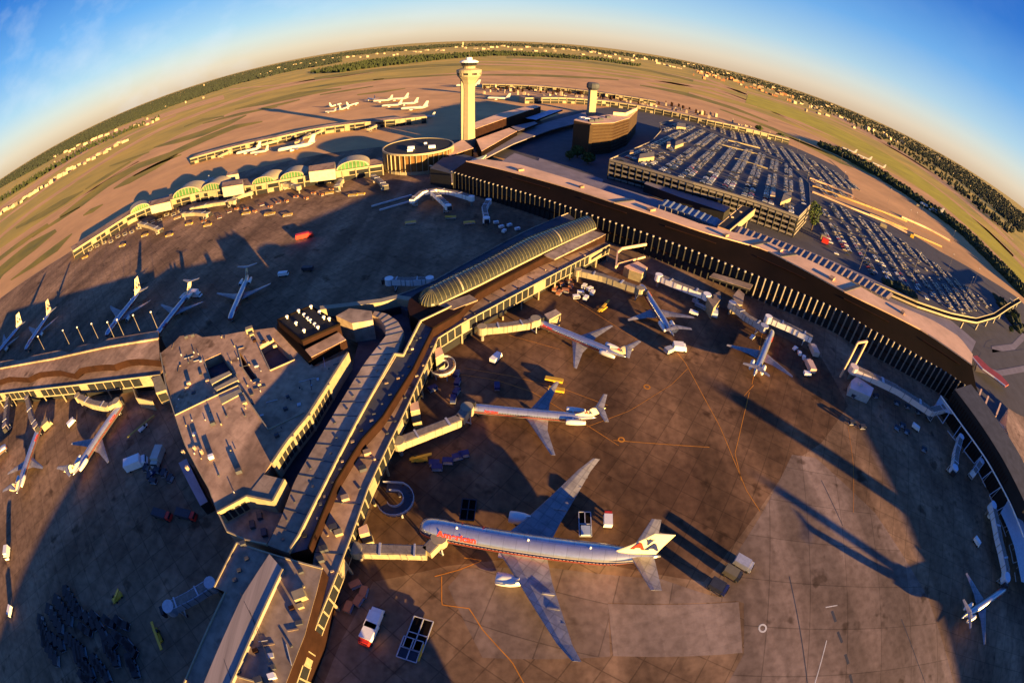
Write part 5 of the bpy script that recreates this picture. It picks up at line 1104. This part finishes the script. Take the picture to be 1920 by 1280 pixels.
def tug(label, p, az, col, group=None):
    c = G(*p, 0); t = thing('tow_tractor', label, 'tractor', (c.x, c.y, 0), radians(90-az), group)
    MB().box(0, 0, .35, 3.4, 1.7, .75).build('body', col, t); MB().box(-.5, 0, 1.1, 1.2, 1.5, .8).build('cab', M_white, t)
    for x in (-1.1, 1.1):
        for s in (-1, 1): MB().tube((x, s*.85-.15, .38), (x, s*.85+.15, .38), .38, n=8).build('wheel', M_tyre, t)
    return t
def loader(label, p, az, col, Ll=8, group=None):
    c = G(*p, 0); t = thing('belt_loader', label, 'belt loader', (c.x, c.y, 0), radians(90-az), group)
    MB().box(-.5, 0, .5, 5, 1.9, .6).build('chassis', M_white if col != M_yellow else M_yellow, t); MB().bar((-Ll/2, 0, 1.0), (Ll/2, 0, 3.0), 1.0, .25).build('conveyor', col, t); MB().box(-1.5, .8, 1.1, 1, .5, .8).build('seat', M_dark, t)
    for x in (-1.8, 1.2):
        for s in (-1, 1): MB().tube((x, s*.95-.15, .4), (x, s*.95+.15, .4), .4, n=8).build('wheel', M_tyre, t)
    return t
truck('box_truck', 'white box truck parked in the shade beside the striped jet', 'truck', (259, 873), 55, 11, 4.2, 4, M_white)
truck('box_truck', 'upright grey-green box trailer beside the white truck', 'trailer', (299, 862), 170, 9, 4, 3.6, mat('grey_green', (.45, .48, .42), .6))
truck('box_truck', 'small white truck casting a long shadow at the left edge', 'truck', (17, 1040), 150, 6, 3.2, 3.2, M_white)
truck('van', 'little white van near the lower left corner', 'van', (22, 1148), 170, 5, 2.2, 2.2, M_white)
truck('van', 'white van parked alone right of the curled pink ramp', 'van', (930, 675), 30, 5.5, 2.4, 2.4, M_white)
truck('van', 'bright white van standing on the brown stand below the west arm', 'van', (136, 795), 20, 5.5, 2.4, 2.3, M_white)
truck('box_truck', 'cream cube truck right beside the nose of the left T-tail jet', 'truck', (92, 800), 30, 7, 4, 4, M_wallc)
truck('catering_truck', 'white catering truck in the shade right of the second shaded T-tail jet', 'truck', (368, 556), 95, 9, 3.2, 4.2, M_white)
truck('van', 'white van beyond the rightmost shaded T-tail jet', 'van', (532, 517), 80, 6, 2.6, 2.4, M_white)
truck('van', 'dark van on the shaded apron right of the white van', 'van', (578, 507), 90, 7, 2.8, 2.4, M_crate)
truck('fire_truck', 'red truck alone on the shaded apron below the green vaults', 'truck', (572, 446), 65, 12, 3.5, 3.5, M_red, M_red)
truck('box_truck', 'white truck with a dark hatch behind the tail of the corner jet', 'truck', (1273, 656), 95, 6, 3.6, 3.2, M_white)
truck('service_truck', 'blue-grey service truck under the tail of the corner jet', 'truck', (1253, 661), 60, 4, 2.6, 2.6, M_steel)
truck('box_truck', 'upper white box truck below the left wing root of the big jet', 'truck', (705, 1162), 12, 6.5, 3.2, 3.0, M_white)
truck('box_truck', 'lower white box truck with a red nose near the bridge of the big jet', 'truck', (693, 1192), 195, 6.5, 3.2, 3.0, M_white, M_red)
truck('van', 'white van right of the upper wing of the big jet', 'van', (1138, 977), 5, 5, 2.4, 2.4, M_white, M_red)
truck('van', 'white van alone on the shaded apron before the long white bridge', 'van', (1715, 804), 140, 5, 2.3, 2.2, M_white)
truck('van', 'white van alone in the shade left of the long pale blue bridge', 'van', (1829, 1018), 160, 5, 2.3, 2.2, M_white)
truck('van', 'small white vehicle beside the foot of the shaded right-hand jet bridge', 'van', (1852, 968), 60, 4, 2, 2, M_white)
truck('tank_truck', 'light blue truck standing between the corner jet and the service stand', 'truck', (1338, 590), 20, 7, 3, 3, mat('light_blue_paint', (.45, .55, .70), .5))
truck('box_truck', 'white truck with two dark hatches on the service road by the terminal', 'truck', (1523, 660), 10, 9, 3.4, 3.2, mat('beige_paint', (.50, .44, .38), .6))
truck('box_truck', 'pink-beige truck behind it on the service road', 'truck', (1516, 690), 8, 9, 3.4, 3.2, mat('pinkish_paint', (.60, .42, .34), .6))
truck('van', 'small white van at the head of the service road', 'van', (1512, 696+8), 100, 4, 2.2, 2, M_white)
truck('box_truck', 'dark truck at the right in the row of three beyond the big jet tail', 'truck', (1391, 1060), 130, 6.5, 3.0, 2.9, M_steel, M_steel)
truck('box_truck', 'yellow-sided truck in the middle of the row of three beyond the big jet tail', 'truck', (1370, 1078), 130, 6, 2.8, 2.8, mat('dull_yellow', (.16, .14, .09), .6), M_crate)
truck('box_truck', 'dark blue loader at the left in the row of three beyond the big jet tail', 'truck', (1344, 1103), 130, 6, 3.2, 2.7, M_crate, M_blue)
truck('van', 'white van on the shaded apron near the nose of the corner jet', 'van', (1300, 590), 120, 4.5, 2, 2, M_white)
for i, (p, az) in enumerate([((1498, 664), 20), ((1506, 672), 30), ((1490, 655), 60), ((1410, 634), 50)]): tug(['white tug below the right wing of the jet facing the terminal', 'second white tug below the right wing of the jet facing the terminal', 'white tug at the end of the thin fixed bridge', 'small tug by the nose of the jet facing the terminal'][i], p, az, M_white)
loader('yellow belt loader raised between the two nearest jets and the window band', (1131, 580), 40, M_yellow, 9)
loader('yellow belt loader in the shade behind the big jet bridge and curled ramp', (790, 863), 80, M_yellow, 7)
loader('dull yellow belt loader beside the hub corner in the shade', (268, 805), 200, mat('olive_yellow', (.30, .26, .05), .6), 16)
loader('small yellow loader in the shade of the lower left apron', (224, 1120), 30, M_yellow, 5)
loader('long yellow loader lying in the shade beside the near roof', (300, 1195), 130, M_yellow, 11)
# yellow containers beside the striped jet
for i, (p, q) in enumerate((((1022, 712), (1055, 718)), ((1028, 731), (1058, 736)))):
    a, c = G(*p), G(*q); t = thing('yellow_dolly', ['upper yellow flat dolly above the wing of the striped jet', 'lower yellow flat dolly touching the wing tip of the striped jet'][i], 'dolly', ((a+c)/2)); d = c-a
    t.rotation_euler = (0, 0, atan2(d.y, d.x)); MB().box(0, 0, .5, d.length, 1.8, .9).build('bed', M_yellow, t)
    for x in (-2, 2):
        for s in (-1, 1): MB().tube((x, s*.8-.1, .35), (x, s*.8+.1, .35), .35, n=8).build('wheel', M_tyre, t)
# frame racks near the big jet
for i, (p, az, L_, W_) in enumerate([((785, 1190), 12, 9, 5), ((770, 1218), 12, 6, 5), ((1096, 985), 2, 8, 3.4), ((878, 958), 2, 7, 4)]):
    c = G(*p); t = thing('container_dolly', ['brown framed container dolly lying below the big jet bridge', 'smaller container dolly with a yellow rail just below the brown one', 'dark container dolly between the upper wing and the tail of the big jet', 'dark container rack in the shade of the upper wing'][i], 'dolly', (c.x, c.y, 0), radians(90-az))
    MB().box(0, 0, .4, L_, W_, .25).build('bed', M_bronze if i != 1 else M_crate, t)
    b = MB()
    for y in (-W_/2, 0, W_/2): b.bar((-L_/2, y, 1.0), (L_/2, y, 1.0), .25)
    for x in (-L_/2, 0, L_/2): b.bar((x, -W_/2, 1.0), (x, W_/2, 1.0), .25)
    b.build('frame', [M_steel, M_steel, M_steel, M_crate][i], t)
    if i == 1: MB().box(0, -W_/2-.3, .6, L_*.8, .5, .6).build('side_rail', M_yellow, t)
    if i == 2: MB().box(-L_*.3, 0, .6, 3, 2.6, 1.2).build('container', mat('light_blue_box', (.4, .5, .6), .5), t)
    for x in (-L_*.35, L_*.35):
        for s in (-1, 1): MB().tube((x, s*W_*.4-.1, .3), (x, s*W_*.4+.1, .3), .3, n=8).build('wheel', M_tyre, t)
# clusters of baggage carts
src = None
def carts(pts, col, label, group, name='baggage_cart', jitter=.2, rowlab=False, **k):
    src = None
    for p in pts:
        az = p[2] if len(p) > 2 else 0
        if src is None: src = cart(label, p[:2], az, col, group, **k); remember(src); o = src
        else:
            o = copy_tree(src); c = G(*p[:2], 0); o.location = (c.x, c.y, 0)
        o.rotation_euler = (0, 0, radians(90-az)+rnd.uniform(-jitter, jitter))
        if len(pts) > 6 and not rowlab: o['label'] = label+[', first fifth from the left', ', second fifth from the left', ', middle fifth', ', second fifth from the right', ', last fifth at the right'][min(4, sum(q_[0] < p[0] for q_ in pts)*5//len(pts))]
        if rowlab:
            v_ = 'at the top' if p[1] < 1150 else 'in the upper half' if p[1] < 1185 else 'in the middle' if p[1] < 1215 else 'in the lower half' if p[1] < 1245 else 'at the bottom'
            h_ = 'outer left edge' if p[0] < 105 else 'left side' if p[0] < 135 else 'centre' if p[0] < 175 else 'right side' if p[0] < 215 else 'outer right edge'
            o['label'] = f'{label} {v_} of the lower left cluster, {h_}'
rows = []
for (x0, y0, x1, y1, n, az) in [(128, 1112, 150, 1150, 5, 160), (110, 1128, 135, 1165, 5, 160), (96, 1145, 118, 1180, 4, 160), (80, 1165, 92, 1205, 5, 165), (88, 1205, 110, 1240, 4, 160), (155, 1150, 180, 1172, 3, 120), (182, 1158, 190, 1175, 2, 100), (206, 1166, 212, 1172, 2, 90), (228, 1168, 236, 1174, 2, 90), (100, 1198, 120, 1212, 3, 140), (132, 1200, 160, 1225, 5, 150), (150, 1235, 175, 1262, 5, 140), (182, 1240, 205, 1270, 4, 130), (200, 1195, 215, 1205, 2, 120), (225, 1195, 232, 1202, 2, 100), (245, 1210, 252, 1222, 3, 100), (160, 1180, 168, 1186, 2, 90), (205, 1215, 222, 1240, 4, 140), (160, 1270, 175, 1278, 3, 100), (248, 1240, 258, 1260, 3, 140)]:
    for i in range(n): f = i/max(1, n-1); rows.append((x0+(x1-x0)*f, y0+(y1-y0)*f, az))
carts(rows, mat('black_cart_paint', (.012, .014, .02), .6), 'dark covered baggage cart', 'dark baggage carts in the lower left cluster', rowlab=True, Lc=4.4, Wc=2.7, H=2.0)
carts([(276, 880, 170), (283, 895, 160), (297, 885, 100), (290, 905, 90), (310, 890, 170), (322, 900, 170)], M_crate, 'dark baggage cart beside the white box truck under the hub', 'baggage carts under the hub wall')
tug('blue tractor between the white truck and the dark carts', (287, 889), 30, M_blue)
truck('box_truck', 'low dark truck with a red cab, left of the pair at the hub foot', 'truck', (307, 968), 88, 9, 3, 2.2, M_crate, M_red)
truck('box_truck', 'low dark truck with a red cab, right of the pair at the hub foot', 'truck', (352, 968), 88, 9, 3, 2.2, M_crate, M_red)
carts([(858, 720, 10), (856, 738, 10), (850, 752, 0), (812, 732, 60), (932, 728, 0), (856, 705, 10)], M_blue, 'blue baggage cart in the shade beyond the striped jet', 'blue baggage carts in the shade of the striped jet')
carts([(815, 872, 90), (840, 868, 80), (858, 860, 75), (870, 855, 75), (820, 880, 90)], M_blue, 'dark blue cart behind the yellow belt loader near the big jet', 'dark blue carts by the yellow belt loader')
carts([(1095, 540, 30), (1105, 545, 60), (1110, 552, 30), (1088, 552, 90), (1080, 560, 80), (1098, 562, 30)], M_white, 'small white cart near the bridge at the terminal corner', 'white carts near the corner bridge')
carts([(1040, 545, 30), (1052, 535, 60), (1060, 548, 90), (1065, 530, 40), (1070, 540, 20), (1048, 552, 30)], mat('rust_paint', (.40, .16, .08), .7), 'rusty pink cart at the foot of the window band', 'rusty carts under the window band')
carts([(1308, 575, 130), (1318, 580, 130), (1303, 568, 130), (1330, 575, 120)], M_steel, 'grey low cart beside the cream edged stand block', 'grey carts by the stand block')
carts([(1600, 735, 100), (1640, 745, 100), (1700, 765, 100), (1720, 775, 110), (1740, 782, 110), (1680, 758, 110), (1690, 800, 130), (1698, 812, 130), (1680, 805, 130), (1595, 795, 90), (1615, 803, 90), (1730, 845, 120), (1600, 745, 80)], M_crate, 'dark cart scattered below the long white bridge', 'dark carts below the long white bridge')
carts([(684, 1112, 15), (674, 1128, 15), (668, 1098, 60), (656, 1140, 20)], MATS['rust_paint'], 'rusty cart at the foot of the facade near the big jet bridge', 'rusty carts by the big jet bridge')
ypts = [(300, 433, 80), (318, 443, 80), (272, 443, 80), (355, 422, 80), (390, 424, 80), (462, 402, 80), (508, 403, 80), (504, 403, 60), (145, 481, 80), (160, 484, 80), (618, 364, 80), (662, 368, 80), (676, 366, 80), (333, 410, 60), (230, 462, 80), (540, 455-50, 80), (845, 410, 80), (880, 420, 80), (770, 420, 80)]
carts(ypts, M_yellow, 'yellow low cart on the apron before the green vaults', 'yellow carts before the green-vaulted concourse', Lc=7, Wc=3, H=1.4)
opts = [(380+i*16+rnd.uniform(-3, 3), 418-i*3.4+rnd.uniform(-3, 9)) for i in range(16)]
carts([(x, y-8, rnd.choice((60, 90, 120))) for x, y in opts if y > 340], mat('orange_paint', (.20, .075, .03), .7), 'orange cart in the clutter along the green vaults', 'orange carts along the green-vaulted concourse', Lc=4, Wc=2.4, H=2)
carts([(170+i*13, 470-i*6+rnd.uniform(-4, 6), 70) for i in range(14)], M_wallc, 'cream container cart at the outer end of the concourse', 'cream carts at the outer end of the green-vaulted concourse', Lc=5, Wc=2.6, H=2.4)
carts([(930, 420, 60), (940, 428, 60), (955, 425, 50), (970, 432, 60), (945, 436, 30)], M_white, 'white cart in the deep shade near the far side of the glass vault', 'white carts in deep shade by the vault')

# ------------------------------------------------------------------ far landscape
import numpy as _np
def blob(rnd, cx, cy, z, rx, ry, h, V, F):
    """one uneven crown clump: a jittered octagonal dome"""
    o = len(V); n = 6
    for k, (r, zf) in enumerate(((1.0, 0.0), (1.05, .35), (.72, .78))):
        for i in range(n): a = 2*pi*(i+.5*k)/n; q = r*rnd.uniform(.75, 1.2); V.append((cx+rx*q*cos(a), cy+ry*q*sin(a), z+h*zf*rnd.uniform(.8, 1.15)))
    V.append((cx, cy, z+h*rnd.uniform(.9, 1.15)))
    for k in range(2): F += [(o+k*n+i, o+k*n+(i+1) % n, o+(k+1)*n+(i+1) % n, o+(k+1)*n+i) for i in range(n)]
    F += [(o+2*n+i, o+2*n+(i+1) % n, o+3*n) for i in range(n)]
def belt(label, line, hw, step, m, dens=1.0, hgt=(10, 17), seed=1, pxw=1.6):
    r = random.Random(seed); V, F = [], []; P = [(Vector((p[0], p[1])), (p[2] if len(p) > 2 else hw)) for p in line]
    for (a, wa_), (c, wc) in zip(P, P[1:]):
        L_ = (c-a).length; k = int(L_/step)
        for i in range(k):
            f = i/k; q = a.lerp(c, f); w = wa_+(wc-wa_)*f; d = (c-a)/L_; nr = Vector((-d.y, d.x)); rows_ = max(1, int(2*w/step*1.6))
            for j in range(rows_):
                if r.random() > dens: continue
                u = q+nr*((j+r.random())/rows_*2-1)*w+d*r.uniform(-step, step)
                if ray(u.x, u.y).z > -.004: continue
                g = G(u.x, u.y, 0); D = g.length; R_ = D*pxw/FPX; R_ = max(5, R_)*r.uniform(.7, 1.5)
                blob(r, g.x, g.y, -.5, R_, R_*1.2, r.uniform(*hgt)*(1+min(1.2, D/9000)), V, F)
    me = bpy.data.meshes.new('woodland'); me.from_pydata(V, [], F); o = bpy.data.objects.new('woodland', me); COL.objects.link(o); me.materials.append(m)
    return tag(o, label, 'woodland', kind='stuff')
M_wood1 = mat('far_tree_crowns', (0.022, 0.030, 0.020), 0.95, scale=0.02, var=.5)
M_wood2 = mat('near_tree_crowns', (0.026, 0.036, 0.013), 0.95, scale=0.06, var=.5)
belt('dark woodland along the left horizon', [(-5, 346, 9), (60, 308, 11), (127, 270, 11), (220, 227, 11), (330, 185, 11), (440, 149, 10), (540, 126, 9), (640, 109, 8)], 8, 2.0, M_wood1, 1.0, seed=2)
belt('dark woodland behind the top of the tower', [(640, 103, 4), (730, 94, 4), (850, 86, 3), (950, 84, 3), (1060, 89, 3), (1173, 103, 3), (1280, 119, 4)], 3, 2.0, M_wood1, .8, seed=3)
belt('green woodland belt inside the airfield left of the tower', [(585, 136, 2), (640, 130, 6), (700, 120, 7), (780, 112, 6), (850, 106, 4), (930, 101, 4), (1010, 104, 3), (1120, 112, 2), (1200, 124, 2)], 4, 2.2, M_wood2, .9, seed=4)
belt('woodland along the right horizon', [(1280, 120, 5), (1380, 141, 8), (1463, 165, 9), (1560, 196, 11), (1663, 241, 12), (1740, 286, 13), (1800, 326, 13), (1860, 370, 14), (1925, 428, 16)], 8, 2.0, M_wood1, .5, seed=5)
belt('strip of woodland along the far left freight sheds', [(0, 376, 3), (80, 326, 3), (160, 280, 3), (240, 245, 2), (300, 222, 1)], 3, 2.4, M_wood2, .6, seed=6)
belt('dark tree belt between the far lot and the taxiway', [(1536, 272, 3), (1580, 290, 5), (1640, 322, 6), (1700, 362, 4), (1760, 402, 4), (1810, 440, 5), (1850, 480, 5), (1900, 530, 5), (1925, 556, 5)], 4, 2.6, M_wood2, .75, hgt=(7, 11), seed=7, pxw=1.7)
belt('green bank of shrubs beside the guideway bend', [(1870, 560, 3), (1895, 590, 8), (1915, 620, 8)], 5, 4, M_wood2, .6, hgt=(3, 6), seed=8, pxw=2.4)
belt('dark shrubs at the foot of the guideway', [(1668, 536, 3), (1690, 548, 4), (1712, 560, 3)], 3, 3, M_wood2, .8, hgt=(3, 6), seed=9, pxw=2)
belt('scrub among the far right buildings', [(1480, 180, 4), (1580, 218, 5), (1660, 262, 5), (1740, 310, 5), (1820, 372, 6), (1900, 440, 6)], 5, 3, M_wood1, .35, seed=10)
# single trees
def tree(label, p, h, r, group=None, upright=False):
    g = G(*p, 0); t = thing('leafy_tree', label, 'tree', (g.x, g.y, 0), 0, group); rr_ = random.Random(int(p[0]*7+p[1]))
    b = MB().tube((0, 0, 0), (0, 0, h*.45), r*.12, r*.07, n=7)
    for k in range(4): a = k*1.6; b.tube((0, 0, h*.35), (cos(a)*r*.5, sin(a)*r*.5, h*.65), r*.05, r*.03, n=5)
    b.build('trunk', M_wood, t); V, F = [], []
    for k in range(420):
        a = rr_.uniform(0, 2*pi); u = rr_.random()**.5; zc_ = rr_.uniform(-1, 1); q = sqrt(max(0, 1-zc_*zc_))*u; s = r*rr_.uniform(.10, .2)
        c = Vector((cos(a)*q*r, sin(a)*q*r, h*.62+zc_*h*.38)); e1 = Vector((rr_.uniform(-1, 1), rr_.uniform(-1, 1), rr_.uniform(-1, 1))).normalized(); e2 = e1.cross(Vector((rr_.uniform(-1, 1), rr_.uniform(-1, 1), .3))).normalized()
        o = len(V); V += [tuple(c-e1*s), tuple(c+e2*s*.7), tuple(c+e1*s), tuple(c-e2*s*.7)]; F.append((o, o+1, o+2, o+3))
    me = bpy.data.meshes.new('crown'); me.from_pydata(V, [], F); me.materials.append(M_leaf); c = bpy.data.objects.new('crown', me); COL.objects.link(c); c.parent = t; return t
for i, (p, h, r, lab) in enumerate([((1521, 432), 24, 6, 'tall bright green tree at the right corner of the parking garage'), ((1518, 415), 20, 5, 'second green tree just behind the one at the garage corner'), ((1082, 296), 12, 7, 'broad green tree in the dark court below the hotel'), ((1102, 308), 11, 7, 'green tree at the right of the broad one in the dark court'), ((1068, 300), 9, 5, 'small green tree left of the broad one in the dark court'),
                                 ((912, 268), 9, 5, 'round tree at the foot of the tall tower'), ((924, 266), 9, 5, 'round tree right of the one at the tower foot'), ((938, 272), 7, 4, 'low round tree third in line from the tower foot'), ((1422, 246), 12, 9, 'round dark tree beside the cream piers beyond the lot'), ((1463, 262), 12, 11, 'wide dark tree right of the round one beyond the lot'), ((1898, 600), 8, 5, 'bright green tree beside the ramp at the right edge'), ((1893, 622), 6, 4, 'small bright bush on the ramp bank at the right edge')]):
    tree(lab, p, h, r)
# far buildings: single small blocks
M_far1 = mat('far_cream_wall', (0.32, 0.26, 0.19), 0.8, scale=0.01, var=.3); M_far2 = mat('far_brick_wall', (0.28, 0.13, 0.07), 0.8, scale=0.01, var=.3)
def far_shape(m):
    t = MB().box(0, 0, -.3, 1, 1, 1).box(-.2, .1, .7, .35, .4, .12); return t
def far_row(label, group, line, count, size, m, jit=4, seed=1, hh=(8, 16)):
    r = random.Random(seed); first = None
    P = [Vector((p[0], p[1])) for p in line]; tot = sum((b_-a_).length for a_, b_ in zip(P, P[1:]))
    for i in range(count):
        s = tot*(i+r.random()*.6)/count; k = 0
        while k < len(P)-2 and s > (P[k+1]-P[k]).length: s -= (P[k+1]-P[k]).length; k += 1
        q = P[k].lerp(P[k+1], min(1, s/(P[k+1]-P[k]).length)); q = q+Vector((r.uniform(-1, 1), r.uniform(-jit, jit)))
        if ray(q.x, q.y).z > -.006: continue
        g = G(q.x, q.y, 0); D = g.length; w = D*size/FPX*r.uniform(.6, 1.5)
        b = MB().box(0, 0, -.3, 1, 1, 1).box(-.2, .1, .7, .35, .4, .12)
        if first is None: first = o = b.build('distant_building', m)
        else: o = first.copy(); COL.objects.link(o)
        o.location = (g.x, g.y, -.3); o.rotation_euler = (0, 0, r.choice((0, .3, -.4, .8, 1.2))); o.scale = (w, w*r.uniform(.4, .9), r.uniform(*hh)*(1+D/8000)); tag(o, label+[', left end of the row', ', left of the middle', ', at the middle', ', right of the middle', ', right end of the row'][min(4, i*5//count)], 'building', group)
far_row('long cream freight shed in the row along the far left', 'freight sheds along the far left', [(0, 402), (60, 366), (130, 322), (200, 284), (240, 262)], 26, 11, M_far1, 2, 1, (8, 14))
far_row('cream shed beyond the freight row at the far left', 'sheds beyond the freight row', [(90, 300), (150, 274), (210, 248)], 9, 9, M_far1, 2, 2)
far_row('pale building near the left horizon', 'pale buildings near the left horizon', [(0, 350), (100, 300), (250, 235), (400, 170), (420, 152)], 14, 4, M_far1, 7, 3)
far_row('small shed near the two lane runway at upper left', 'sheds by the runway at upper left', [(260, 238), (300, 226)], 5, 6, M_far1, 2, 4)
far_row('pale block along the horizon left of the tower', 'pale blocks left of the tower', [(480, 140), (600, 116), (700, 104), (840, 92)], 26, 5, M_far1, 4, 5, (8, 18))
far_row('cream block along the horizon right of the tower', 'cream blocks right of the tower', [(850, 90), (950, 90), (1060, 96), (1180, 110), (1290, 128)], 44, 6, M_far1, 4, 6, (10, 20))
far_row('brick red block in the town at upper right', 'brick blocks at upper right', [(1300, 140), (1370, 152), (1440, 172), (1490, 190)], 34, 7, M_far2, 7, 7, (10, 22))
far_row('cream block in the town at upper right', 'cream blocks at upper right', [(1290, 128), (1370, 146), (1450, 168), (1500, 190), (1560, 208)], 40, 7, M_far1, 9, 8, (8, 20))
far_row('low pale shed beyond the right taxiway', 'low sheds beyond the right taxiway', [(1500, 200), (1580, 220), (1660, 250), (1700, 280)], 26, 7, M_far1, 7, 9)
far_row('small house-like block near the right horizon', 'small blocks near the right horizon', [(1520, 180), (1660, 238), (1760, 300), (1850, 370), (1918, 430)], 60, 4, M_far1, 9, 10, (6, 12))
far_row('cream pier block in the line beyond the hotel', 'cream pier blocks beyond the hotel', [(905, 170), (980, 176), (1100, 184), (1250, 206), (1330, 222), (1470, 262)], 60, 4, M_far1, 7, 11, (6, 12))
far_row('dark pier block in the line beyond the hotel', 'dark pier blocks beyond the hotel', [(905, 166), (980, 170), (1100, 180), (1250, 198), (1330, 216)], 40, 4, M_maroon, 4, 12, (6, 12))
for i, (p, w, h) in enumerate([((868, 86), 28, 75), ((383, 163), 20, 55), ((1626, 244), 40, 30), ((1636, 248), 40, 30), ((1660, 256), 40, 28), ((1668, 262), 38, 22), ((1600, 240), 30, 10), ((1188, 108), 30, 45), ((1208, 112), 25, 40), ((1230, 116), 30, 35)]):
    g = G(*p, 0); t = MB().box(0, 0, 0, w, w*.6, h, .3); t.box(0, 0, h, w*.4, w*.3, 5, .3); o = t.build('distant_tower_block', M_far1); o.location = (g.x, g.y, -.3)
    tag(o, ['lone tower block breaking the horizon above the tall tower', 'white tower standing alone in the woods at upper left', 'first of four cream slab blocks beside the right airfield', 'second of four cream slab blocks beside the right airfield', 'third of four cream slab blocks beside the right airfield', 'fourth, lowest of the cream slab blocks beside the right airfield', 'low dark hall left of the four cream slab blocks', 'left of three tower blocks on the horizon right of the tower', 'middle of three tower blocks on the horizon right of the tower', 'right of three tower blocks on the horizon right of the tower'][i], 'building')
# golden field edges
for pts, hw in [([(590, 148), (700, 133), (800, 124), (880, 121)], 2.5), ([(950, 108), (1080, 114), (1200, 130), (1300, 152)], 2)]:
    A, B = ribbon(pts, hw); o = MB().sheet(A, B).build('grass_strip', M_strip); o.location.z = -0.12; struct(o)
A, B = ribbon([(1400, 185), (1500, 218), (1650, 292), (1770, 375), (1860, 455), (1930, 530)], 9); o = MB().sheet(A, B).build('grass_strip', mat('yellow_field', (0.42, 0.36, 0.02), .95, scale=.01, var=.3)); o.location.z = -0.14; struct(o)
